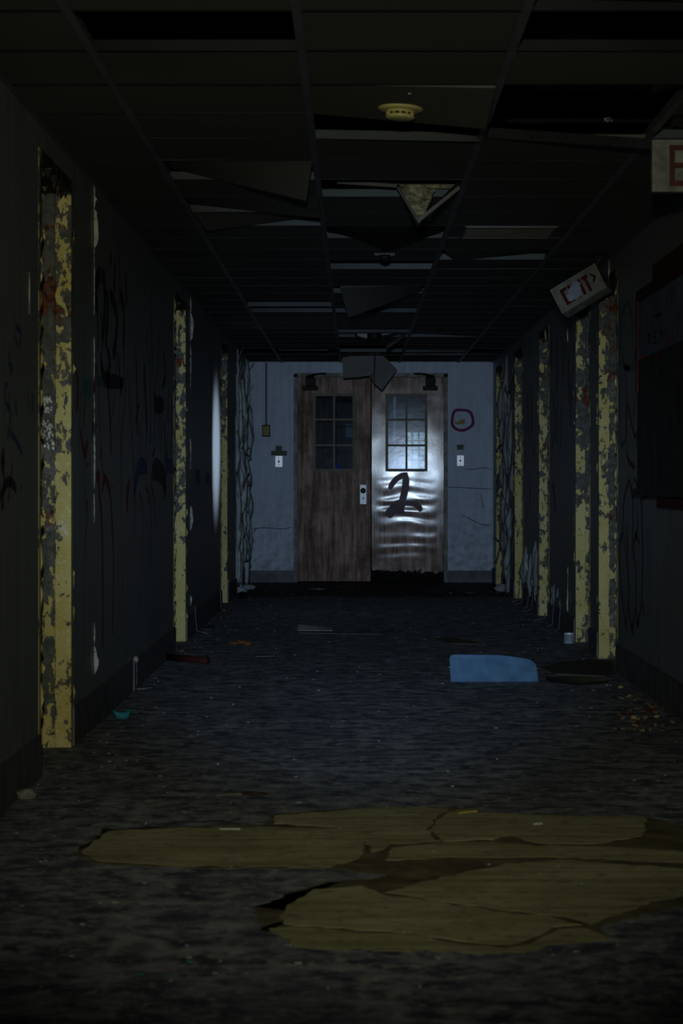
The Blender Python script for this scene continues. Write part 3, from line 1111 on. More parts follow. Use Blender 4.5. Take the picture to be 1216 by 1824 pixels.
def leaf(n, xa, xb, hinge_left, ang, wx0, wx1, mat, label, ripple):
    xh = xa if hinge_left else xb
    yf = YE + 0.03
    root = thing('door_%d' % n, label, 'door', (xh, yf, 0), None, 'structure', ang)
    wz0, wz1 = 1.165, 1.972
    mb = MB()

    def slab(x0, x1, z0, z1):
        nx = max(2, int((x1 - x0) / 0.035))
        nz = max(2, int((z1 - z0) / 0.012)) if ripple else 3
        vs = []
        for j in range(nz + 1):
            z = z0 + (z1 - z0) * j / nz
            for i in range(nx + 1):
                x = x0 + (x1 - x0) * i / nx
                d = 0.0
                if ripple:
                    d = ripple(x, z)
                vs.append((x, yf - d, z))
        W = nx + 1
        fs = []
        for j in range(nz):
            for i in range(nx):
                q = j * W + i
                fs.append((q, q + 1, q + W + 1, q + W))
        nb = len(vs)
        vs += [(x0, yf + LEAF_T, z0), (x1, yf + LEAF_T, z0), (x1, yf + LEAF_T, z1), (x0, yf + LEAF_T, z1)]
        fs.append((nb + 3, nb + 2, nb + 1, nb))
        bot = [i for i in range(nx + 1)]
        top = [nz * W + i for i in range(nx + 1)]
        lf = [j * W for j in range(nz + 1)]
        rt = [j * W + nx for j in range(nz + 1)]
        ex = len(vs)
        for lst in (bot, top, lf, rt):
            vs += [vs[i] for i in lst]
        o0 = ex
        bot2 = list(range(o0, o0 + len(bot)))
        top2 = list(range(o0 + len(bot), o0 + len(bot) + len(top)))
        lf2 = list(range(top2[-1] + 1, top2[-1] + 1 + len(lf)))
        rt2 = list(range(lf2[-1] + 1, lf2[-1] + 1 + len(rt)))
        vb = len(vs)
        vs += [vs[nb + i] for i in range(4)]
        nb = vb
        bot, top, lf, rt = bot2, top2, lf2, rt2
        fs.append(tuple(bot[::-1]) + (nb, nb + 1))
        fs.append(tuple(top) + (nb + 2, nb + 3))
        fs.append(tuple(lf) + (nb + 3, nb))
        fs.append(tuple(rt[::-1]) + (nb + 1, nb + 2))
        mb.add(vs, fs)
    slab(xa, xb, DB, wz0)
    slab(xa, xb, wz1, DT)
    slab(xa, wx0, wz0, wz1)
    slab(wx1, xb, wz0, wz1)
    o = link('door_leaf', mb, mat, root)
    for p in o.data.polygons:
        p.use_smooth = len(p.vertices) == 4 and bool(ripple)
    # window: sash, muntins, panes
    mb = MB()
    fw = 0.024
    y0, y1 = yf - 0.010, yf + LEAF_T + 0.004
    mb.box((wx0 - 0.004, y0, wz0 - 0.004), (wx0 + fw, y1, wz1 + 0.004))
    mb.box((wx1 - fw, y0, wz0 - 0.004), (wx1 + 0.004, y1, wz1 + 0.004))
    mb.box((wx0 + fw, y0, wz1 - fw), (wx1 - fw, y1, wz1 + 0.004))
    mb.box((wx0 + fw, y0 - 0.006, wz0 - 0.006), (wx1 - fw, y1, wz0 + fw))
    mu = 0.011
    xm = (wx0 + wx1) / 2
    mb.box((xm - mu, y0, wz0 + fw), (xm + mu, y1, wz1 - fw))
    zs = [wz0 + (wz1 - wz0) * k / 3 for k in (1, 2)]
    for z in zs:
        mb.box((wx0 + fw, y0 + 0.002, z - mu), (xm - mu, y1 - 0.002, z + mu))
        mb.box((xm + mu, y0 + 0.002, z - mu), (wx1 - fw, y1 - 0.002, z + mu))
    sash = link('window_sash', mb, M['bead'], root)
    zz = [wz0 + fw, zs[0] - mu, zs[0] + mu, zs[1] - mu, zs[1] + mu, wz1 - fw]
    for (u0, u1) in ((wx0 + fw, xm - mu), (xm + mu, wx1 - fw)):
        for k in range(3):
            mb = MB().box((u0, yf + 0.018, zz[2 * k]), (u1, yf + 0.021, zz[2 * k + 1]))
            link('pane', mb, M['glass'], sash)
    return root


def rip(x, z):
    k = max(0.0, min(1.0, (1.14 - z) / 0.12)) * max(0.0, min(1.0, (z - 0.22) / 0.1))
    e = max(0.0, min(1.0, (x - 0.235) / 0.03)) * max(0.0, min(1.0, (0.835 - x) / 0.03))
    ph = 2 * math.pi * z / 0.118 + 1.3 * math.sin(4.1 * z) + 0.5 * math.sin(9 * x) + 1.6 * mnoise.noise(Vector((x * 3, 2.0, z * 5)))
    amp = (0.0007 + 0.0004 * math.sin(7 * z + 3 * x)) * (0.45 if z > 0.93 else 1.0 if z < 0.8 else 0.45 + 0.55 * (0.93 - z) / 0.13) * (0.75 + 0.7 * mnoise.noise(Vector((x * 7, 5.0, z * 6))))
    w = 0.0007 * mnoise.noise(Vector((x * 5, 0, z * 4)))
    return k * e * amp * math.sin(ph) + w


def rip0(x, z):
    return 0.0011 * mnoise.noise(Vector((x * 4 + 7, 0, z * 3))) + 0.0004 * math.sin(2 * math.pi * z / 0.13) * max(0.0, min(1.0, (0.75 - z) / 0.1))


dl = leaf(1, -0.604, 0.158, True, math.radians(-2.5), -0.440, -0.006, M['door_left'], 'brown varnished door leaf with a silver lock plate, left of the pair', rip0)
dr = leaf(2, 0.170, 0.922, False, math.radians(-1.22), 0.317, 0.749, M['door_right'], 'glossy rippled door leaf with a sprayed mark, right of the pair', rip)

# lock plate with knob (part of the left leaf)
YF = YE + 0.03
p0, p1 = AT(641, 898, YF), AT(652.5, 863.5, YF)
mb = MB().box((p0.x, YF - 0.006, p0.z), (p1.x, YF - 0.0015, p1.z))
lp = link('lock_plate', mb, M['chrome'], dl, bevel=0.0015)
kc = AT(647, 874, YF)
mb = MB().lathe((kc.x, YF - 0.006, kc.z), [(0.026, 0), (0.024, 0.006), (0.012, 0.012), (0.012, 0.032), (0.026, 0.042), (0.029, 0.055), (0.022, 0.066), (0.006, 0.070)], 24, Matrix.Rotation(math.pi / 2, 4, 'X'))
link('knob', mb, M['steel_dk'], lp, smooth=True)
kc = AT(647, 887, YF)
mb = MB().lathe((kc.x, YF - 0.0062, kc.z), [(0.007, 0), (0.007, 0.001)], 14, Matrix.Rotation(math.pi / 2, 4, 'X'))
mb.box((kc.x - 0.0035, YF - 0.0072, kc.z - 0.02), (kc.x + 0.0035, YF - 0.0062, kc.z))
link('keyhole', mb, M['black_hole'], lp)

# door closers


def closer(root, px, flip):
    c = AT(px, 688, YF)
    mb = MB()
    mb.box((c.x - 0.078, YF - 0.075, c.z - 0.045), (c.x + 0.078, YF - 0.002, c.z + 0.0))
    mb.box((c.x - 0.05, YF - 0.085, c.z - 0.002), (c.x + 0.055, YF - 0.004, c.z + 0.085))
    mb.lathe((c.x, YF - 0.045, c.z + 0.083), [(0.043, 0), (0.043, 0.02), (0.028, 0.035)], 18)
    cl = link('door_closer', mb, M['black'], root, bevel=0.006)
    mb = MB()
    s = flip
    mb.tube([(c.x + 0.01 * s, YF - 0.05, c.z + 0.112), (c.x + 0.10 * s, YF - 0.07, c.z + 0.128), (c.x + 0.17 * s, YF - 0.055, c.z + 0.128)], 0.011, 8)
    link('closer_arm', mb, M['black'], cl)


closer(dl, 553, 1)
closer(dr, 766, -1)
# sprayed mark on the right leaf
cD = lambda u, v: (520 + u / 4.343, 840 + v / 4.343)
mb = MB()
for w, pts in ((0.06, [(752, 135), (775, 95), (810, 55), (850, 32), (895, 18)]), (0.075, [(880, 20), (878, 110), (862, 190), (845, 240)]),
               (0.10, [(858, 225), (800, 275), (765, 310), (738, 352)]), (0.09, [(850, 235), (835, 290), (840, 330)]), (0.06, [(850, 245), (930, 248), (975, 268), (998, 305)]),
               (0.06, [(985, 270), (992, 310)])):
    pp = []
    for u, v in pts:
        p = AT(*cD(u, v), YF)
        p.y = YF - max(0.0, rip(p.x, p.z)) - 0.0022
        pp.append(p)
    mb.ribbon(pp, w, (0, -1, 0))
link('graffiti', mb, M['door_g'], dr)

# ---- beyond the doors
root = thing('window_1', 'bluish daylight window seen through the right door leaf panes', 'window', (0.82, 33.0, 1.2), None, 'structure')
mb = MB().box((0.66, 32.985, 1.22), (1.02, 32.99, 1.72))
link('pane', mb, M['sky_pane'], root)
mb = MB()
for x in (0.645, 0.75, 0.84, 0.93, 1.02):
    mb.box((x, 32.95, 1.2), (x + 0.018, 33.0, 1.74))
for z in (1.2, 1.34, 1.48, 1.60, 1.73):
    mb.box((0.645, 32.955, z), (1.038, 32.995, z + 0.02))
link('window_frame', mb, M['black'], root)
M['paper_blue'] = simple('pale_notice', (0.35, 0.47, 0.52), 0.7, 0.2, 30)
a, b = AT(615, 776, 32.0), AT(627, 752, 32.0)
mb = MB().box((a.x, 32.99, a.z), (b.x, 32.999, b.z))
tag(link('notice', mb, M['paper_blue'], base=(a.x, 32.99, a.z)), 'pale blue notice on the far wall seen through the left leaf panes', 'notice')
M['veil'] = simple('torn_plastic', (0.40, 0.40, 0.55), 0.35, 0.2, 12)
mb = MB()  # glare in the pane, modelled as an added violet sheet
pts = [(697, 796), (707, 796), (710, 812), (722, 826), (724, 836), (691, 836), (694, 824), (702, 812)]
mb.prism([AT(x, y, 26.15) for x, y in pts], (0, 0.01, 0.0))
z0 = min(p.z for p in mb.v)
mb.box((AT(700, 700, 26.15).x, 26.15, 1.42), (AT(705, 700, 26.15).x, 26.16, 2.0))
tag(link('plastic_sheet', mb, M['veil'], base=(0.4, 26.15, z0)), 'torn pale violet plastic sheet behind the lower left pane of the right leaf', 'plastic sheet')
M['blue_ball'] = simple('blue_plastic', (0.02, 0.06, 0.55), 0.4, 0.1, 10)
mb = MB()  # rounded piece added for the small blue spot in the pane
c = AT(601, 832, 26.2)
mb.lathe((c.x, 26.2, c.z - 0.03), [(0.012, 0), (0.026, 0.008), (0.03, 0.03), (0.026, 0.05), (0.012, 0.062)], 18)
tag(link('ball', mb, M['blue_ball'], base=(c.x, 26.2, c.z - 0.03), smooth=True), 'small blue ball behind the bottom pane of the left leaf', 'ball')
mb = MB().box((-0.55, 26.05, c.z - 0.06), (0.05, 26.35, c.z - 0.031))
mb.box((-0.53, 26.07, 0), (-0.49, 26.33, c.z - 0.06))
mb.box((0.0, 26.07, 0), (0.04, 26.33, c.z - 0.06))
tag(link('shelf', mb, M['wall_room'], base=(-0.2, 26.2, 0)), 'dark shelf unit behind the left door leaf', 'shelf')
M['curtain'] = simple('dusty_curtain', (0.12, 0.10, 0.08), 0.9, 0.4, 10)
mb = MB()
vs = []
for i in range(31):
    x = -0.62 + 0.40 * i / 30
    y = 27.2 + 0.03 * math.sin(i * 1.3)
    vs += [(x, y, 0.6), (x, y, 2.4)]
mb.add(vs, [(2 * i, 2 * i + 2, 2 * i + 3, 2 * i + 1) for i in range(30)])
o = link('curtain', mb, M['curtain'], base=(-0.4, 27.2, 0.6), smooth=True)
o.modifiers.new('thick', 'SOLIDIFY').thickness = 0.004
mb = MB().tube([(-0.75, 27.2, 2.41), (0.0, 27.2, 2.41)], 0.012, 10)
tag(o, 'dusty brown curtain behind the left column of panes in the left leaf', 'curtain')
link('curtain_rod', mb, M['black'], o)

# ------------------------------------------------------------------ loose ceiling things
G = 'loose ceiling tiles'


def loose_tile(nl, nr, fr, fl, label, mat='tile_loose', fn=None, name='ceiling_tile', th=0.015):
    mb = MB().sheet(nl, nr, fr, fl, th, 10, 10, fn)
    c = sum((Vector(p) for p in (nl, nr, fr, fl)), Vector()) / 4
    return tag(link(name, mb, M[mat], base=c), label, 'ceiling tile', G)


e = 0.012
z0 = ZC + 0.004
# tile with the detector, sagging at its far right corner
y2, y3 = TY(2), TY(3)
t_det = loose_tile((RUN[1] + e, y2 + e, z0), (RUN[2] - e, y2 + e, z0 - 0.012), (RUN[2] - e, y3 - e, z0 - 0.058), (RUN[1] + e, y3 - e, z0 - 0.006),
                   'sagging ceiling tile that carries the yellowed smoke detector', 'tile')
# tipped tiles of the left bay
loose_tile((RUN[0] + e, TY(5) + e, z0), (RUN[1] - e, TY(5) + e, z0 - 0.004), AT(545, 358, 10.2), AT(305, 300, 10.25),
           'tipped ceiling tile with its right corner hanging lowest, nearest of three on the left')
loose_tile((RUN[0] + e, TY(7) + e, z0), (RUN[1] - e, TY(7) + e, z0), AT(571, 389, 11.45), AT(344, 364, 11.45),
           'slipped ceiling tile, middle of three tipped ones on the left', 'tile')
loose_tile((RUN[0] + e, TY(8) + e, z0 - 0.005), (RUN[1] - e, TY(8) + e, z0 + 0.02), AT(570, 385, 12.05), AT(369, 411, 12.0),
           'pale tipped ceiling tile with its left corner down, farthest of three on the left')
# black sagging tile
loose_tile((RUN[1] + e, TY(9) + 0.02, z0), (RUN[2] - e, TY(9) + 0.02, z0), (RUN[2] - 0.02, TY(10) - 0.02, z0 + 0.030), (RUN[1] + 0.02, TY(10) - 0.02, z0 + 0.022),
           'black mouldy ceiling tile sagging to a point in the middle bay', 'tile_black',
           lambda u, v: -0.088 * v * max(0.0, 1 - abs(u - 0.55) / 0.5))
loose_tile((RUN[2] + e, TY(11) + e, z0), (RUN[3] - e, TY(11) + e, z0), (RUN[3] - e, TY(12) - e, z0 + 0.035), (RUN[2] + 0.1, TY(12) - e, z0 - 0.012),
           'lifted ceiling tile just beyond the vent grille', 'tile')
loose_tile(AT(606, 512, 15.8), (RUN[2] - 0.04, TY(15) + 0.02, z0), AT(752, 518, 16.3), AT(620, 566, 16.3),
           'dark ceiling tile tipped down to its left, in the middle bay beyond the missing head', 'tile')
loose_tile((RUN[2] + e, TY(23) + e, z0), (RUN[3] - e, TY(23) + e, z0), (RUN[3] - e, TY(24) - e, z0 - 0.002), (RUN[2] + e, TY(24) - e, z0 + 0.03),
           'slightly lifted ceiling tile in the right bay near the end wall', 'tile')
# rust-spotted tile at the top right
loose_tile((RUN[2] + 0.10, TY(-1) + e, z0 + 0.02), (RUN[3] - e, TY(-1) + e, z0 + 0.05), (RUN[3] - e, TY(0) - 0.02, z0 + 0.012), (RUN[2] + 0.16, TY(0) - 0.16, z0 + 0.004),
           'rust-spotted ceiling tile shifted aside at the top right', 'rustspot')
# tipped border tile above the near exit sign
loose_tile((RUN[3] + 0.03, TY(3) + 0.02, z0 + 0.03), (XR - 0.02, TY(3) + 0.02, z0), (XR - 0.02, TY(4) - 0.02, z0 - 0.01), (RUN[3] + 0.05, TY(4) - 0.02, z0 + 0.05),
           'frayed border tile above the exit sign at the right edge', 'tile_loose')

# broken tile with its pale core, hanging in a V
P = AT(745, 402, 10.45)
root = thing('broken_ceiling_tile', 'snapped ceiling tile hanging in a V with its pale yellow core showing', 'ceiling tile', P, G)
mb = MB().sheet(P + Vector((0.0, -0.10, 0.004)), AT(820, 336, 10.35), AT(820, 326, 10.80), P + Vector((0.0, 0.08, 0.006)), 0.015, 8, 4)
link('right_half', mb, M['tile_loose'], root)
mb = MB().sheet(AT(600, 327, 10.55), AT(706, 334, 10.5), AT(706, 330, 10.75), AT(600, 322, 10.8), 0.015, 6, 4)
link('left_half', mb, M['tile'], root)
mb = MB().sheet(AT(706, 335, 10.5), P + Vector((-0.002, -0.08, 0.0)), P + Vector((-0.004, 0.08, 0.002)), AT(706, 330, 10.75), 0.012, 6, 4)
link('folded_strip', mb, M['tile'], root)
r = random.Random(3)
mb = MB()
N = 14
vs = []
ca, cb, cc = AT(709, 334, 10.68), AT(775, 340, 10.68), AT(744, 396, 10.56)
for j in range(N + 1):
    v = j / N
    for i in range(N + 1):
        u = i / N
        p = (ca * (1 - u) + cb * u) * (1 - v) + (cc + Vector((0.012 * (u - .5), 0, 0))) * v
        q = mnoise.noise(p * 28) + 0.5 * mnoise.noise(p * 70)
        p = p + Vector((0.006 * mnoise.noise(p * 40 + Vector((5, 0, 0))), 0.022 * q, 0.007 * mnoise.noise(p * 40)))
        vs.append(p)
W = N + 1
mb.add(vs, [(j * W + i, j * W + i + 1, j * W + W + i + 1, j * W + W + i) for j in range(N) for i in range(N)])
o = link('exposed_core', mb, M['insul'], root)
tag(o, 'crumbling pale yellow core')
o.modifiers.new('thick', 'SOLIDIFY').thickness = 0.012
mb = MB().tube([AT(640, 324, 10.8), AT(700, 327, 10.8), AT(770, 331, 10.8), AT(818, 333, 10.75)], 0.012, 6)
link('torn_backing', mb, M['insul'], root)

# folded tile hanging on a wire before the doors
Yh = 24.35
root = thing('hanging_ceiling_tile', 'grey ceiling tile folded in two and hanging on a wire before the doors', 'ceiling tile', AT(667, 630, Yh), G)


def poly(name, pts, par, mat, th=0.012):
    mb = MB()
    P3 = [AT(x, y, yy) for x, y, yy in pts]
    n = (P3[1] - P3[0]).cross(P3[2] - P3[0]).normalized()
    if n.y < 0:
        n = -n
    mb.prism(P3, n * th)
    return link(name, mb, mat, par)


poly('left_flap', [(609, 637, 24.5), (640, 631, 24.45), (666, 629, 24.4), (666, 661, 24.2), (657, 668, 24.2), (640, 671, 24.22), (611, 673, 24.3)], root, M['tile_hang'])
poly('right_flap', [(669, 629, 24.4), (678, 630, 24.42), (690, 641, 24.42), (707, 658, 24.42), (667, 684, 24.1), (666, 660, 24.2)], root, M['tile_hang'])
poly('lower_flap', [(706, 659, 24.38), (681, 694, 24.14), (668, 683, 24.14)], root, M['tile_hang'])
poly('centre_fold', [(666, 661, 24.16), (668, 686, 24.1), (657, 669, 24.16)], root, M['tile_loose'])
mb = MB().tube([AT(667, 605, 24.3), AT(667.5, 640, 24.15), AT(667, 662, 24.1)], 0.004, 6)
mb.box(AT(665.5, 651, 24.14), AT(669.5, 646, 24.10))
link('hanger_wire', mb, M['wire'], root)

# small torn bits of tile still held by the grid
Yb = TY(24) - 0.15
root = thing('torn_ceiling_tile', 'torn cream remnant of a ceiling tile round the dangling fixture base', 'ceiling tile', AT(670, 590, Yb), G)
poly('remnant', [(622, 585, Yb), (645, 586, Yb), (655, 590, Yb), (655, 603, Yb), (640, 601, Yb), (632, 592, Yb)], root, M['tile_hang'])
poly('remnant', [(678, 587, Yb), (718, 588, Yb), (706, 594, Yb), (680, 597, Yb)], root, M['tile_hang'])
mb = MB()
bc = AT(666.5, 598, Yb - 0.08)
mb.lathe(bc, [(0.03, -0.05), (0.055, -0.035), (0.062, 0.0), (0.055, 0.04), (0.03, 0.05)], 18)
mb.tube([bc + Vector((0, 0, 0.04)), bc + Vector((0.01, 0.02, 0.2))], 0.012, 8)
o = link('dangling_fixture', mb, M['black'], base=bc, smooth=True)
tag(o, 'black round fixture base dangling under the ceiling before the doors', 'ceiling fixture')
mb = MB()
mb.tube([AT(679, 600, Yb), AT(692, 598, Yb), AT(708, 594, Yb), AT(722, 585, Yb)], 0.012, 8)
tag(link('cable', mb, M['wire'], base=AT(679, 600, Yb)), 'dark cable drooping right from the fixture base', 'cable')
mb = MB()
mb.tube([AT(688, 619, Yb), AT(702, 610, Yb), AT(712, 602, Yb), AT(722, 592, Yb)], 0.016, 8)
tag(link('cable', mb, M['steel_dk'], base=AT(688, 619, Yb)), 'thick grey conduit slanting down right of the fixture base', 'cable')
mb = MB()
mb.tube([AT(632, 592, Yb), AT(636, 600, Yb), AT(650, 604, Yb), AT(660, 603, Yb)], 0.010, 8)
tag(link('cable', mb, M['wire'], base=AT(632, 592, Yb)), 'dark cable looping left of the fixture base', 'cable')
# bits in the dark slot on the left near the end wall
Ys = TY(28) + 0.1
mb = MB()
for (xa, ya, xb, yb) in ((502, 622, 514, 624.5), (517, 621, 526, 624), (532, 619, 540, 623), (552, 616, 574, 620)):
    p, q = AT(xa, yb, Ys), AT(xb, ya, Ys)
    mb.prism([p, (q.x, p.y, p.z + 0.004), (q.x - 0.01, q.y, q.z), (p.x + 0.012, p.y, q.z - 0.006)], (0, 0.01, 0))
mb.box((AT(495, 622, Ys).x, Ys + 0.012, AT(0, 624, Ys).z), (AT(585, 622, Ys).x, Ys + 0.02, AT(0, 617, Ys).z))
tag(link('ceiling_batten', mb, M['steel_dk'], base=AT(540, 622, Ys)), 'scarred dark batten in the open slot of the ceiling by the end wall', 'batten')

# fallen cross tee of the right bay
mb = MB()
vs = []
A, B = Vector((RUN[2], TY(4), ZC + 0.004)), AT(1180, 268, TY(4) - 0.05)
for (h0, h1, w) in ((0, 0.0006, 0.012), (0.0006, 0.040, 0.0015)):
    vs = []
    for p in (A, B):
        vs += [p + Vector((0, -w, h0)), p + Vector((0, w, h0)), p + Vector((0, w, h1)), p + Vector((0, -w, h1))]
    mb.add(vs, [(0, 1, 2, 3), (7, 6, 5, 4), (0, 4, 5, 1), (1, 5, 6, 2), (2, 6, 7, 3), (3, 7, 4, 0)])
tb = tag(link('ceiling_tee', mb, M['grid_sooty'], base=A), 'ceiling tee bar dropped at its right end beside the near exit sign', 'tee bar')
D = (B - A)
for t_ in (0.28, 0.33, 0.43, 0.47):
    p = A + D * t_ + Vector((0, -0.003, 0.012 + 0.008 * (t_ > 0.4)))
    link('tee_slot', MB().box(p, p + Vector((0.007, 0.001, 0.007))), M['black_hole'], tb)
mb = MB()
for t_, dx, dz in ((0.68, 0.035, 0.022), (0.69, 0.022, -0.016), (0.68, 0.045, 0.006)):
    p = A + D * t_ + Vector((0, -0.003, 0.02))
    mb.prism([p + Vector((0, 0, -abs(dz) * .3 - .004)), p + Vector((dx, 0, dz)), p + Vector((dx * .9, 0, dz - .007))], (0, 0.001, 0))
link('torn_mark', mb, M['black_hole'], tb)

# pipe and crumpled foil in the void above
mb = MB().tube([(0.2, 10.9, 2.66), (1.40, 10.9, 2.66)], 0.03, 14)
pp = tag(link('pipe', mb, M['steel_dk'], base=(0.8, 10.9, 2.66), smooth=True), 'dark pipe in the void above the missing tiles on the right', 'pipe')
mb = MB()
c = AT(1081, 210, 10.7)
r = random.Random(2)
for i in range(8):
    p = c + Vector((r.uniform(-.025, .02), r.uniform(-.02, .02), r.uniform(-.02, .025)))
    mb.prism([p, p + Vector((r.uniform(.01, .03), r.uniform(-.01, .01), r.uniform(-.01, .02))), p + Vector((r.uniform(-.01, .01), r.uniform(-.01, .01), r.uniform(.008, .018)))], (0, 0.004, 0))
M['foil'] = simple('foil', (0.5, 0.62, 0.66), 0.3, 0.1, 20, 0.3, 0.3)
link('foil_scrap', mb, M['foil'], pp)

# smoke detector
yd = 8.19
dc = Vector((AT(713, 190, yd).x, yd, 0))
fu = (dc.x - RUN[1]) / (RUN[2] - RUN[1])
fv = (yd - y2) / (y3 - y2)
zt = z0 + (-0.012 * fu) * (1 - fv) + (-0.006 * (1 - fu) - 0.058 * fu) * fv
dc.z = zt
root = thing('smoke_detector', 'round yellowed smoke detector on the sagging tile', 'smoke detector', dc)
tilt = Matrix.Rotation(0.045, 4, 'Y') @ Matrix.Rotation(-0.05, 4, 'X')
mb = MB().lathe(dc, [(0.066, 0.003), (0.076, -0.001), (0.076, -0.005), (0.066, -0.009), (0.050, -0.011)], 40, tilt)
link('base_ring', mb, M['det'], root, smooth=True)
mb = MB().lathe(dc, [(0.047, -0.0105), (0.049, -0.014), (0.048, -0.017)], 40, tilt)
link('head_ring', mb, M['det'], root, smooth=True)
mb = MB().lathe(dc, [(0.040, -0.0165), (0.038, -0.026)], 40, tilt)
link('sensor_slot', mb, M['det_dark'], root, smooth=True)
mb = MB().lathe(dc, [(0.047, -0.0255), (0.049, -0.029), (0.047, -0.034), (0.038, -0.037)], 40, tilt)
link('cap', mb, M['det'], root, smooth=True)
mb = MB()
for k in range(12):
    a = 2 * math.pi * k / 12
    p = dc + tilt @ Vector((0.043 * math.cos(a), 0.043 * math.sin(a), -0.027))
    mb.tube([p, p + Vector((0, 0, 0.011))], 0.003, 6)
link('rib', mb, M['det'], root)
c = Vector((AT(731, 171, yd - 0.25).x, yd - 0.25, z0 - 0.016))
mb = MB().prism([c + Vector((-0.015, 0, 0.012)), c + Vector((0.012, 0, 0.014)), c + Vector((0.004, 0, 0.004)), c + Vector((-0.006, 0, 0.001))], (0, 0.004, 0))
tag(link('plaster_chip', mb, M['plaster_edge'], base=c), 'pale chip stuck to the ceiling tile beside the smoke detector', 'chip')

# head-less detector base farther on
yb_ = TY(11) + 0.25
c = AT(685, 454, yb_)
c.z = ZC
root = thing('fixture_mount', 'dark dome fixture with a bright bracket in the middle bay of the ceiling', 'ceiling fixture', c)
mb = MB().box((c.x - 0.056, c.y - 0.03, ZC - 0.012), (c.x + 0.056, c.y + 0.0, ZC + 0.003))
mb.box((c.x - 0.035, c.y - 0.036, ZC - 0.018), (c.x + 0.04, c.y - 0.03, ZC - 0.012))
link('bracket', mb, M['grid'], root)
mb = MB().lathe((c.x, c.y - 0.05, ZC - 0.012), [(0.034, 0), (0.033, -0.018), (0.024, -0.032), (0.006, -0.038)], 20)
link('dome', mb, M['black'], root, smooth=True)

# vent grille
root = thing('vent_grille', 'slatted metal vent grille in the right bay of the ceiling', 'vent', ((RUN[2] + RUN[3]) / 2, TY(9) + 0.3, ZC))
xa, xb = AT(829, 0, TY(9)).x + 0.01, AT(991, 0, TY(9)).x - 0.0
ya, yb2 = TY(9) + 0.03, TY(10) - 0.03
mb = MB()
mb.box((RUN[2] + .015, ya - 0.015, ZC + 0.004), (xa, yb2 + 0.015, ZC + 0.012))
link('face_plate', mb, M['tile'], root)
mb = MB().box((xb, ya - 0.015, ZC + 0.004), (RUN[3] - .015, yb2 + 0.015, ZC + 0.012))
link('face_plate', mb, M['tile'], root)
mb = MB()
mb.box((xa, ya - 0.012, ZC - 0.008), (xb, ya, ZC + 0.004))
mb.box((xa, yb2, ZC - 0.004), (xb, yb2 + 0.012, ZC + 0.012))
mb.box((xa - 0.012, ya - 0.012, ZC - 0.004), (xa, yb2 + 0.012, ZC + 0.012))
mb.box((xb, ya - 0.012, ZC - 0.004), (xb + 0.012, yb2 + 0.012, ZC + 0.012))
link('vent_frame', mb, M['vent_white'], root)
M['slat'] = simple('slat_enamel', (0.11, 0.10, 0.085), 0.5, 0.15, 8, 0.05)
mb = MB()
for i in range(11):
    y = ya + 0.02 + (yb2 - ya - 0.03) * i / 10
    mb.prism([(xa, y, ZC - 0.001), (xa, y + 0.028, ZC + 0.022), (xa, y + 0.030, ZC + 0.020), (xa, y + 0.002, ZC - 0.003)], (xb - xa, 0, 0))
link('slat', mb, M['slat'], root)

# ------------------------------------------------------------------ exit signs


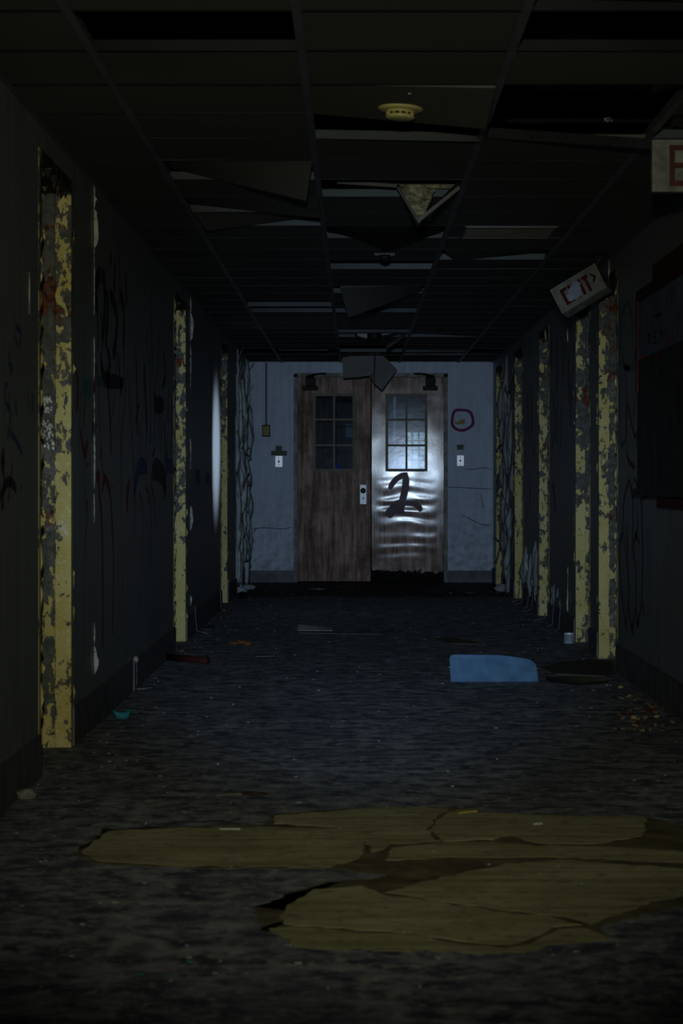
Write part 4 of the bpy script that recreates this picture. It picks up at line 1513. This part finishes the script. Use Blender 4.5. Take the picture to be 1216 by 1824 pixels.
def exit_sign(label, O, w, h, d, W, H, D, mats, arrow, hang, skip=(), lhk=0.62, lwk=0.135, yk=0.19, xk=0.16, sk=0.175):
    """O = top-left-front corner, unit vectors w (right) h (down) d (back)"""
    root = thing('exit_sign', label, 'exit sign', O + w * W / 2 + h * H, None)
    Mx = Matrix((w, h, d)).transposed().to_4x4()
    Mx.translation = O
    mb = MB().box((0, 0, 0.002), (W, H, D), Mx)
    link('housing', mb, M['sign'], root, bevel=0.003)
    mb = MB()
    b = 0.012
    mb.box((0, 0, -0.004), (W, b, 0.002), Mx)
    mb.box((0, H - b, -0.004), (W, H, 0.002), Mx)
    mb.box((0, b, -0.004), (b, H - b, 0.002), Mx)
    mb.box((W - b, b, -0.004), (W, H - b, 0.002), Mx)
    link('face_frame', mb, M['sign'], root)
    lh, lw, st = H * lhk, W * lwk, H * 0.105
    y0 = H * yk
    xs = W * xk
    step = W * sk
    mb = MB()

    def q(x0, ya, x1, yb):
        mb.box((x0, ya, -0.0025), (x1, yb, 0.001), Mx)
    x = xs
    q(x, y0, x + st, y0 + lh)
    q(x + st, y0, x + lw, y0 + st)
    if 'E' not in skip:
        q(x + st, y0 + lh / 2 - st / 2, x + lw * .9, y0 + lh / 2 + st / 2)
    q(x + st, y0 + lh - st, x + lw, y0 + lh)
    x = xs + step
    for (xa, xb) in ((x, x + lw), (x + lw, x)):
        s = st * 0.55
        mb.prism([Mx @ Vector(p) for p in ((xa - s, y0, -0.0025), (xa + s, y0, -0.0025), (xb + s, y0 + lh, -0.0025), (xb - s, y0 + lh, -0.0025))], Vector(d) * 0.0035)
    x = xs + step * 2.0 + lw * 0.25
    q(x, y0, x + st, y0 + lh)
    x = xs + step * 2.7
    q(x, y0, x + lw, y0 + st)
    q(x + lw / 2 - st / 2, y0 + st, x + lw / 2 + st / 2, y0 + lh)
    if arrow:
        x = xs + step * 2.7 + lw * 1.25
        ym = y0 + lh * 0.36
        for sgn in (-1, 1):
            mb.prism([Mx @ Vector(p) for p in ((x, ym + sgn * lh * .26, -0.0025), (x + st * .8, ym + sgn * lh * .26, -0.0025), (x + st * 2.0, ym, -0.0025), (x + st * 1.0, ym, -0.0025))], Vector(d) * 0.0035)
    link('lettering', mb, M['sign_red'], root)
    if arrow:
        mb = MB()
        mb.prism([Mx @ Vector(p) for p in ((W + .0012, H * .1, D * .15), (W + .0012, H * .5, D * .75), (W + .0012, H * .92, D * .15))], Vector(w) * 0.001)
        link('side_mark', mb, M['sign_red'], root)
        mb = MB()
        r = random.Random(4)
        pts = []
        for k in range(40):
            a = 2 * math.pi * k / 40
            rr = 1 + r.uniform(-.14, .14)
            pts.append(Mx @ Vector((W * 0.40 + W * 0.17 * rr * math.cos(a), H * 0.53 + H * (0.27 + .07 * math.cos(a)) * rr * math.sin(a) - 0.10 * H * math.cos(a), -0.0030)))
        mb.prism(pts, Vector(d) * -0.0006)
        link('spray_blot', mb, M['spray'], root)
    mb = MB()
    for pts in hang:
        mb.tube(pts, 0.006, 8)
    link('hanger', mb, M['steel_dk'], root)
    return root


# near sign, hanging straight from the ceiling
Ysg = 8.9
O = AT(1161, 249, Ysg)
exit_sign('hanging exit sign cut by the right edge of the picture', O, Vector((1, 0, 0)), Vector((0.0, 0, -1)), Vector((0, 1, 0)), 0.34, 0.188, 0.06, None, False,
          [[O + Vector((0.13, 0.03, 0.0)), O + Vector((0.13, 0.03, ZC + 0.02 - O.z))]], (), 0.79, 0.165, 0.10, 0.185, 0.195)
# dark bracket box under / behind it
# far sign, tilted, fallen loose
Yt = 13.75
d = Vector((0.40, 0.90, -0.16)).normalized()
wv = Vector((76, 0, 45))
wv.y = -(wv.x * d.x + wv.z * d.z) / d.y
wv.normalize()
hv = d.cross(wv).normalized()
if hv.z > 0:
    hv = -hv
O2 = AT(979.5, 517, Yt)
Wt, Ht, Dt = 0.292, 0.160, 0.10
tr = O2 + wv * Wt
exit_sign('tilted exit sign with an arrow, dangling above the nearest right door frame', O2, wv, hv, d, Wt, Ht, Dt, None, True,
          [[tr + d * 0.06 - wv * 0.03 + hv * 0.01, tr + d * 0.06 + Vector((0.02, 0.02, 0.06)), Vector((tr.x + 0.02, tr.y + 0.1, ZC))]], ('E',))

# ------------------------------------------------------------------ board on the right wall
pA = RW(1147, 525)
yb0, yb1 = 10.0, pA.y
zb, zt = RW(1147, 878).z, 1.985
root = thing('notice_board', 'dark red-framed notice board at the right edge, sprayed with black letters', 'notice board', (XR, (yb0 + yb1) / 2, zb))
M['board_red'] = simple('board_red', (0.07, 0.012, 0.010), 0.6, 0.4, 12)
M['board_dark'] = simple('board_dark', (0.045, 0.045, 0.045), 0.6, 0.5, 7)
M['board_blue'] = simple('board_sheet', (0.12, 0.15, 0.21), 0.6, 0.35, 9)
mb = MB()
xo = XR - 0.035
mb.box((xo, yb0, zb), (XR, yb1, zt))
link('backing', mb, M['board_dark'], root)
mb = MB()
mb.box((xo - 0.008, yb0, zt - 0.05), (xo, yb1, zt + 0.0))
mb.box((xo - 0.008, yb1 - 0.05, zb + 0.5), (xo, yb1, zt - 0.05))
mb.box((XR - 0.02, yb0, zt), (XR, yb1 - 0.5, zt + 0.09))
link('frame', mb, M['board_red'], root)
mb = MB().box((xo - 0.003, yb0 + 0.02, zb + 0.66), (xo - 0.0005, yb1 - 0.07, zt - 0.06))
sheet = link('sheet', mb, M['board_blue'], root)
mb = MB()
pl = lambda px, py: RW(px, py, 0.040)
for pts in ([(1168, 595), (1169, 615)], [(1168, 595), (1173, 597), (1170, 604), (1175, 613)], [(1179, 592), (1180, 611)], [(1179, 592), (1185, 590)], [(1179, 601), (1184, 600)], [(1180, 611), (1186, 609)],
            [(1189, 608), (1192, 588), (1197, 606)], [(1180, 563), (1193, 559)], [(1183, 552), (1184, 570)]):
    mb.ribbon([pl(*p) for p in pts], 0.022, NR, smooth=False)
link('lettering', mb, M['black_g'], sheet)
mb = MB()
M['board_bright'] = simple('red_paint_spot', (0.45, 0.014, 0.012), 0.5, 0.3, 20)
for x, y, w, h in ((1208, 607, 8, 5), (1155, 588, 7, 6), (1160, 636, 9, 8), (1185, 633, 9, 5), (1150, 545, 3, 8)):
    pts = []
    for k in range(12):
        a = 2 * math.pi * k / 12
        rr = random.Random(int(x) + k).uniform(.7, 1.1)
        pts.append(pl(x + w * .5 * rr * math.cos(a), y + h * .5 * rr * math.sin(a)))
    link('red_spot', MB().prism(pts, (-0.0008, 0, 0)), M['board_bright'], root)
mb = MB().box((xo - 0.03, yb0, zb - 0.012), (XR, yb1 + 0.01, zb + 0.022))
link('ledge', mb, M['board_dark'], root)
mb = MB().box((XR - 0.03, 9.8, RW(1180, 904).z), (XR, RW(1180, 900).y, zb - 0.014))
tag(link('wall_plaque', mb, M['board_red'], base=(XR, 10.5, RW(1180, 904).z)), 'dark red plaque on the right wall just under the notice board', 'plaque')
mb = MB().tube([RW(1149, 889, 0.02), RW(1165, 882, 0.03), RW(1182, 879, 0.05)], 0.006, 6)
link('loose_wire', mb, M['wire'], root)

# ------------------------------------------------------------------ the bare patches of the floor


def floor_poly(pts, name, mat, z=0.002, th=0.002, seed=0, rough=0.010):
    mb = MB()
    r = random.Random(seed)
    P3 = [FL(x, y) for x, y in pts]
    out = []
    for i, p in enumerate(P3):
        q = P3[(i + 1) % len(P3)]
        n = max(1, int((q - p).length / 0.035))
        for k in range(n):
            a = p.lerp(q, k / n)
            out.append(Vector((a.x + r.uniform(-rough, rough), a.y + r.uniform(-rough, rough) * 2, z)))
    mb.prism(out, (0, 0, th))
    return link(name, mb, mat, floor)


floor_poly([(128, 1520), (150, 1508), (190, 1478), (300, 1473), (470, 1470), (490, 1450), (620, 1440), (700, 1437), (820, 1440), (852, 1447), (960, 1452), (1160, 1456), (1235, 1476),
            (1262, 1530), (900, 1536), (760, 1566), (640, 1556), (620, 1548), (300, 1546), (170, 1538), (140, 1524)], 'stained_edge', M['under_edge'], 0.0004, 0.0009, 1)
floor_poly([(455, 1618), (500, 1600), (560, 1575), (640, 1568), (700, 1560), (860, 1536), (960, 1530), (1290, 1540), (1310, 1590), (1070, 1648), (1090, 1672), (930, 1692), (820, 1692), (640, 1688), (520, 1680), (470, 1655)],
           'stained_edge', M['under_edge'], 0.0009, 0.0006, 2)
M['under_dark'] = simple('dark_rim_stain', (0.022, 0.016, 0.009), 0.8, 0.5, 12)
for i, pts in enumerate(([(450, 1618), (500, 1600), (560, 1577), (610, 1571), (570, 1590), (535, 1612), (520, 1622), (480, 1622)], [(140, 1513), (160, 1500), (188, 1478), (300, 1474), (240, 1479), (192, 1484), (160, 1508)],
                         [(460, 1654), (520, 1636), (560, 1640), (500, 1650), (480, 1658)])):
    floor_poly(pts, 'dark_rim_stain', M['under_dark'], 0.0012, 0.0003, 40 + i)
U = [
    [(146, 1516), (190, 1482), (300, 1476), (480, 1474), (600, 1476), (660, 1480), (640, 1530), (590, 1545), (300, 1543), (170, 1536)],
    [(488, 1468), (490, 1454), (620, 1443), (700, 1439), (800, 1441), (775, 1456), (762, 1478), (780, 1500), (700, 1505), (665, 1520), (650, 1500), (600, 1474)],
    [(806, 1446), (850, 1448), (960, 1454), (1150, 1456), (1145, 1490), (1060, 1505), (960, 1503), (910, 1490), (880, 1496), (790, 1499), (768, 1480), (782, 1458)],
    [(790, 1502), (880, 1500), (960, 1508), (1060, 1510), (1180, 1514), (1236, 1522), (1228, 1538), (1000, 1528), (880, 1530), (800, 1528), (690, 1534), (700, 1512)],
    [(690, 1592), (760, 1570), (900, 1540), (1000, 1532), (1270, 1552), (1286, 1580), (1225, 1597), (1160, 1606), (1100, 1630), (1048, 1648), (1000, 1632), (960, 1628), (880, 1620), (800, 1607)],
    [(520, 1605), (560, 1585), (640, 1580), (690, 1596), (790, 1610), (880, 1624), (970, 1632), (1030, 1648), (980, 1652), (960, 1665), (910, 1685), (830, 1680), (740, 1664), (640, 1656), (500, 1648), (505, 1630)],
    [(480, 1655), (520, 1652), (640, 1660), (740, 1668), (830, 1684), (900, 1690), (940, 1686), (960, 1672), (1000, 1656), (1050, 1655), (1085, 1676), (980, 1684), (930, 1700), (700, 1694), (540, 1690)],
]
for i, pts in enumerate(U):
    floor_poly(pts, 'bare_underlay', M['under'], 0.0016, 0.0005 + 0.0002 * (i % 3), 10 + i, 0.008)

# ------------------------------------------------------------------ things on the floor
rnd = random.Random(21)


def chunk(name, label, cat, px, py, size, mat, group=None, seed=0, flat=1.0, z=0.0):
    """irregular lump lying on the floor; size = (x, y, z) in metres"""
    c = FL(px, py, z)
    bm = bmesh.new()
    bmesh.ops.create_icosphere(bm, subdivisions=2, radius=1.0)
    mb = MB()
    vs = []
    for v in bm.verts:
        k = 1 + 0.35 * mnoise.noise(v.co * 1.7 + Vector((seed * 3.1, seed, 0)))
        p = Vector((v.co.x * size[0] / 2 * k, v.co.y * size[1] / 2 * k, max(-0.72, v.co.z * k) * size[2] / 1.72))
        vs.append(p)
    zmin = min(p.z for p in vs)
    vs = [c + p - Vector((0, 0, zmin)) for p in vs]
    mb.add(vs, [tuple(x.index for x in f.verts) for f in bm.faces])
    bm.free()
    return tag(link(name, mb, mat, base=c), label, cat, group)


def scrap(name, label, cat, pts, mat, group=None, th=0.003, lift=0.0, seed=0):
    """flat torn piece on the floor outlined by pixels"""
    mb = MB()
    r = random.Random(seed)
    P3 = [FL(x, y) for x, y in pts]
    c = sum(P3, Vector()) / len(P3)
    P3 = [p + Vector((0, 0, 0.0005 + r.uniform(0, lift))) for p in P3]
    mb.prism(P3, (0, 0, th))
    return tag(link(name, mb, mat, base=c), label, cat, group)


# pale blue panel standing on its edge
M['panel_blue'] = simple('pale_blue_plastic', (0.064, 0.145, 0.25), 0.6, 0.2, 14, 0.05)
Yp = 12.77
pts = [(803, 1215), (801, 1175), (803, 1169), (808, 1167), (850, 1167), (895, 1168), (925, 1172), (945, 1176), (955, 1184), (958, 1200), (959, 1216)]
P3 = []
for x, y in pts:
    p = AT(x, y, Yp)
    p.z = max(p.z, 0.0)
    p.y += p.z * 0.22 + 0.5 * (p.x - 0.70) ** 2
    P3.append(p)
mb = MB().prism(P3, (0, 0.012, 0))
o = tag(link('curved_board', mb, M['panel_blue'], base=(0.72, Yp, 0)), 'pale blue curved plastic board standing on edge on the right of the floor', 'board')

M['tile_floor_black'] = simple('black_slab', (0.012, 0.012, 0.014), 0.4, 0.3, 10)
scrap('floor_slab', 'flat black slab lying right of the pale blue panel', 'slab', [(972, 1211), (1010, 1208), (1075, 1212), (1082, 1217), (1030, 1221), (985, 1216)], M['tile_floor_black'], None, 0.012)
scrap('floor_slab', 'grey board scrap lying behind the black slab by the right door frame', 'slab', [(965, 1190), (1000, 1181), (1040, 1176), (1090, 1178), (1095, 1200), (1080, 1206), (990, 1202)], simple('board_scrap', (0.09, 0.085, 0.075), 0.8), None, 0.006)
M['teal_pl'] = simple('teal_plastic', (0.035, 0.21, 0.25), 0.5, 0.2, 30)
# crushed teal cup
c = FL(217, 1279)
mb = MB()
seg = 14
vs = []
for j in range(4):
    for k in range(seg):
        a = 2 * math.pi * k / seg
        r_ = (0.031 + 0.003 * j) * (1 + 0.18 * math.sin(3 * a + j) * (j / 3))
        vs.append(c + Vector((r_ * math.cos(a), 0.8 * r_ * math.sin(a), 0.010 * j + (0.010 * math.sin(2 * a + 1) if j == 3 else 0))))
mb.add(vs, [(j * seg + k, j * seg + (k + 1) % seg, (j + 1) * seg + (k + 1) % seg, (j + 1) * seg + k) for j in range(3) for k in range(seg)] + [tuple(range(seg - 1, -1, -1))])
o = tag(link('crushed_cup', mb, M['teal_pl'], base=c, smooth=True), 'crushed teal plastic cup on the floor by the left wall', 'cup')
o.modifiers.new('thick', 'SOLIDIFY').thickness = 0.002
M['lump'] = simple('plaster_lump', (0.22, 0.21, 0.19), 0.8, 0.3, 30, 0.5)
chunk('plaster_lump', 'pale plaster lump on the floor at the lower left corner by the wall', 'rubble', 46, 1424, (0.072, 0.06, 0.036), M['lump'], None, 1)
M['brown'] = simple('brown_wood', (0.045, 0.026, 0.014), 0.7, 0.3, 20)
M['redbrown'] = simple('red_brown', (0.045, 0.013, 0.009), 0.6, 0.35, 16)
M['orange'] = simple('rust_leaf', (0.18, 0.075, 0.025), 0.7, 0.4, 30)
chunk('wood_splinter', 'dark brown splinter on the floor above the left bare patch', 'splinter', 452, 1416, (0.085, 0.05, 0.010), M['brown'], None, 3)
# red-brown broken pipe
a, b = FL(298, 1176), FL(369, 1183)
a.z = b.z = 0.018
mb = MB().tube([a, a.lerp(b, .5) + Vector((0, 0, .002)), b], 0.019, 12, 0.022)
tag(link('pipe_piece', mb, M['redbrown'], base=a, smooth=True), 'broken red-brown pipe lying by the left wall', 'pipe')
# small dark box
c = FL(371, 1130)
root = thing('small_box', 'small black box on the floor beside the middle left door frame', 'box', c)
mb = MB().box((c.x - 0.036, c.y, 0), (c.x + 0.036, c.y + 0.06, 0.045))
link('body', mb, M['black'], root, bevel=0.002)
mb = MB().box((c.x - 0.038, c.y - 0.002, 0.0455), (c.x + 0.038, c.y + 0.062, 0.054))
link('lid', mb, M['black_hole'], root, bevel=0.002)
chunk('black_lump', 'small black lump right of the broken pipe', 'rubble', 369, 1173, (0.02, 0.02, 0.02), M['black'], None, 5)
for i, (x, y, w, h) in enumerate(((415, 1149, .055, .022), (429, 1147, .06, .028), (441, 1149, .05, .024))):
    chunk('dead_leaf', ['curled orange-brown leaf, left one of the three on the floor', 'curled orange-brown leaf, middle one of the three on the floor', 'curled orange-brown leaf, right one of the three on the floor'][i],
          'leaf', x, y, (w, .06, h), M['orange'], 'dead leaves on the floor', 6 + i)
chunk('orange_lump', 'small orange lump at the foot of the far left door frame', 'rubble', 400, 1090, (.03, .03, .03), M['orange'], None, 9)
# torn pale sheets on the floor
scrap('torn_sheet', 'long torn pale sheet lying flat in the middle of the far floor', 'sheet', [(530, 1128), (531, 1125), (590, 1127), (640, 1128), (668, 1128), (690, 1124), (704, 1119), (696, 1127), (680, 1131), (620, 1130)], simple('torn_sheet', (0.13, 0.13, 0.125), 0.7), None, 0.004, 0.004, 4)
a = FL(531, 1126)
up = Vector((0, 0, 0.010))
mb = MB().sheet(FL(530, 1126) + up, FL(592, 1126.5) + up, FL(590, 1123.5) + Vector((0, 0, 0.016)), FL(531, 1123) + Vector((0, 0, 0.04)), 0.003, 6, 3)
tag(link('torn_sheet', mb, M['plaster_edge'], base=a), 'small pale curled sheet lying on the left end of the long torn sheet', 'sheet')
scrap('torn_sheet', 'small pale sheet scrap left of the middle of the far floor', 'sheet', [(448, 1166), (486, 1165), (489, 1169), (455, 1170)], simple('sheet_scrap', (0.16, 0.16, 0.15), 0.7), None, 0.003)
scrap('torn_sheet', 'tan sheet scrap on the floor behind the pale blue panel', 'sheet', [(772, 1138), (800, 1136), (850, 1144), (862, 1148), (800, 1147)], simple('tan_scrap', (0.13, 0.115, 0.085), 0.8), None, 0.003)
scrap('torn_sheet', 'pale strip of paper on the floor left of the bare patches', 'sheet', [(376, 1414), (428, 1412), (430, 1415), (385, 1417)], simple('paper_strip', (0.22, 0.21, 0.16), 0.7), None, 0.002)
scrap('torn_sheet', 'thin pale strip at the far edge of the left bare patch', 'sheet', [(388, 1477), (425, 1476), (428, 1479), (392, 1479)], M['plaster_edge'], None, 0.005)
scrap('torn_sheet', 'yellow strip on the far rim of the right bare patch', 'sheet', [(812, 1446), (852, 1443), (850, 1447), (816, 1451)], simple('yellow_strip', (0.42, 0.37, 0.13), 0.7), None, 0.006)
scrap('torn_sheet', 'small white scrap lying on the right bare patch', 'sheet', [(946, 1468), (962, 1467), (966, 1470), (950, 1471)], M['plaster_edge'], None, 0.008)
# white can by the right wall
c = FL(1013, 1146)
root = thing('tin_can', 'pale tin can on the floor at the right wall before the rusty frame', 'can', c)
mb = MB().lathe(c, [(0.031, 0), (0.033, 0.003), (0.033, 0.058), (0.034, 0.060)], 22)
M['can'] = simple('pale_can', (0.24, 0.30, 0.36), 0.45, 0.4, 30)
link('body', mb, M['can'], root)
mb = MB().lathe((c.x, c.y, 0.0602), [(0.034, 0), (0.034, 0.006), (0.029, 0.006), (0.029, 0.002)], 22)
link('rim', mb, M['chrome'], root)
# curled base with white efflorescence on the left
a = LW(236, 1172, 0.0)
root = thing('loose_base_strip', 'curled end of the left wall base crusted white where it lifts off', 'base strip', FL(236, 1228))
mb = MB().box((XL + 0.0125, a.y - 0.10, 0.002), (XL + 0.020, a.y, 0.155))
link('strip', mb, M['base'], root)
mb = MB()
for i in range(9):
    z = 0.012 + 0.14 * i / 9
    mb.box((XL + 0.0125, a.y + 0.001, z), (XL + 0.020 + rnd.uniform(0, .002), a.y + 0.006, z + 0.017))
mb.prism([(XL + 0.01, a.y + .02, 0.001), (XL + 0.06, a.y + 0.05, 0.001), (XL + 0.085, a.y + 0.10, 0.001), (XL + 0.02, a.y + 0.06, 0.001)], (0, 0, 0.003))
link('white_crust', mb, simple('white_crust', (0.30, 0.33, 0.32), 0.8, 0.3, 40), root)
c = LW(235, 1175, 0.02)
chunk_o = MB()
bm = bmesh.new()
bmesh.ops.create_icosphere(bm, subdivisions=2, radius=1.0)
chunk_o.add([c + Vector((v.co.x * .016, v.co.y * .05, v.co.z * .018)) * (1 + .0) + Vector((0, 0, .004 * mnoise.noise(v.co * 3))) for v in bm.verts], [tuple(x.index for x in f.verts) for f in bm.faces])
bm.free()
link('plaster_knob', chunk_o, M['plaster_edge'], root)
# similar white feet on the right and far left: crusts running down the base
for par, proj, pxs, nn in ((wall_right, RW, [(975, 1090, 1106), (990, 1070, 1108), (1002, 1075, 1124), (928, 1046, 1080), (935, 1030, 1085), (945, 1050, 1088), (952, 1056, 1094)], NR), (wall_left, LW, [(343, 1080, 1135), (388, 1050, 1090)], NL)):
    mb = MB()
    r = random.Random(8)
    for x, y0_, y1_ in pxs:
        p, q = proj(x, y0_, 0.014), proj(x, y1_, 0.016)
        q.z = 0.003
        w = r.uniform(0.03, 0.07)
        foot = Vector((nn[0] * r.uniform(0.04, 0.09), -r.uniform(0, .1), 0))
        vs = [p, p + Vector((0, w * .5, 0)), q + Vector((nn[0] * .01, -w * .3, .02)), q + Vector((nn[0] * .012, w, .02)), q + foot, q + foot + Vector((0, w, 0))]
        mb.add(vs, [(0, 1, 3, 2), (2, 3, 5, 4)])
    o = link('lime_crust', mb, simple('lime_crust', (0.17, 0.19, 0.21), 0.8, 0.3, 30), par)
    o.modifiers.new('thick', 'SOLIDIFY').thickness = 0.003

# rubble in front of the doors: rolled and broken scraps, each its own piece
names = [
    ('torn paint roll heaped in the left corner before the doors', 424, 1058, (.16, .1, .07), 'flake_l'),
    ('black lump in the left corner before the doors', 432, 1066, (.10, .1, .06), 'black'),
    ('grey paint heap against the left wall by the far frame', 440, 1050, (.14, .1, .05), 'flake_l'),
    ('pale flake heap in the right corner by the end wall', 893, 1054, (.13, .1, .08), 'flake_r'),
    ('dark lump beside the right corner heap', 880, 1050, (.10, .08, .05), 'black'),
    ('flat grey debris before the left leaf', 565, 1050, (.16, .2, .014), 'flake_l'),
    ('thin brown debris before the right leaf', 690, 1052, (.2, .2, .012), 'brown'),
    ('grey debris lying right of the double doors', 840, 1056, (.13, .2, .012), 'flake_r'),
    ('brown debris lying left of the double doors', 480, 1054, (.2, .2, .018), 'brown'),
    ('black debris under the right leaf', 760, 1044, (.4, .12, .03), 'black'),
]
for i, (lb, x, y, sz, mt) in enumerate(names):
    chunk('debris_heap', lb, 'rubble', x, y, sz, M[mt], 'rubble before the double doors', 30 + i)

# flakes of yellow and red paint at the foot of the right wall
M['flk_y'] = simple('yellow_flake', (0.36, 0.33, 0.16), 0.7, 0.3, 40)
M['flk_r'] = simple('red_flake', (0.16, 0.012, 0.012), 0.6, 0.3, 40)
mb, mr = MB(), MB()
r = random.Random(77)
for i in range(46):
    p = FL(r.uniform(1105, 1205), r.uniform(1240, 1305))
    if p.x > XR - 0.05:
        p.x = XR - r.uniform(0.04, 0.2)
    s = r.uniform(0.006, 0.018)
    a = r.uniform(0, 6.28)
    q = [p + Vector((s * math.cos(a + t), s * 1.6 * math.sin(a + t), r.uniform(0.001, 0.014))) for t in (0, 1.7, 3.1, 4.6)]
    mb.prism(q, (0, 0, 0.002))
tf = NT('mixed_flakes')
isl = tf.n('ShaderNodeNewGeometry').outputs['Random Per Island']
tf.done(tf.mix(tf.math('GREATER_THAN', isl, 0.62), (0.40, 0.36, 0.18), (0.16, 0.012, 0.012)), 0.7)
tag(link('paint_flakes', mb, tf.m, base=FL(1160, 1275)), 'scatter of small yellow and red paint flakes by the right wall', 'paint flakes', kind='stuff')
for i, (x, y, w, lb) in enumerate(((1128, 1281, .03, 'largest cream flake in the scatter by the right wall'), (1105, 1226, .026, 'cream flake lying right of the black slab'), (1169, 1279, .026, 'long cream flake in the middle of the red and yellow scatter'),
                                   (1081, 1222, .016, 'upright yellow shred at the right end of the black slab'), (1161, 1265, .022, 'dark red flake amid the cream ones by the right wall'))):
    chunk('paint_flake', lb, 'paint flake', x, y, (w, w, w * .55), M['flk_r' if 'red flake' in lb else 'flk_y'], None, 50 + i)

# fine grit all over the floor
M['grit'] = simple('pale_grit', (0.30, 0.31, 0.28), 0.7, 0.4, 30)
M['grit_blue'] = simple('blue_grit', (0.10, 0.30, 0.34), 0.6, 0.4, 30)
for mname, cnt, seed, lb in (('grit', 300, 3, 'pale chips scattered over the dark floor'), ('grit_blue', 110, 4, 'tiny teal chips scattered over the dark floor')):
    mb = MB()
    r = random.Random(seed)
    for i in range(cnt):
        y = 5.0 + 19 * r.random() ** 1.5
        edge = r.random() < 0.45
        x = r.uniform(XL + 0.05, XR - 0.05)
        if edge:
            side = r.random()
            x = XL + 0.03 + abs(r.gauss(0, 0.22)) if side < 0.6 else XR - 0.03 - abs(r.gauss(0, 0.2))
            x = min(max(x, XL + 0.03), XR - 0.03)
        s = r.uniform(0.002, 0.0065) * (1.0 if r.random() < 0.93 else 1.8)
        a = r.uniform(0, 6.28)
        p = Vector((x, y, 0.001))
        q = [p + Vector((s * math.cos(a + t) * r.uniform(.7, 1.5), s * math.sin(a + t), 0)) for t in (0, 1.5, 3.0, 4.5)]
        mb.prism(q, (0, 0, r.uniform(0.001, 0.004)))
    tag(link('floor_grit', mb, M[mname], base=(0, 12, 0)), lb, 'grit', kind='stuff')
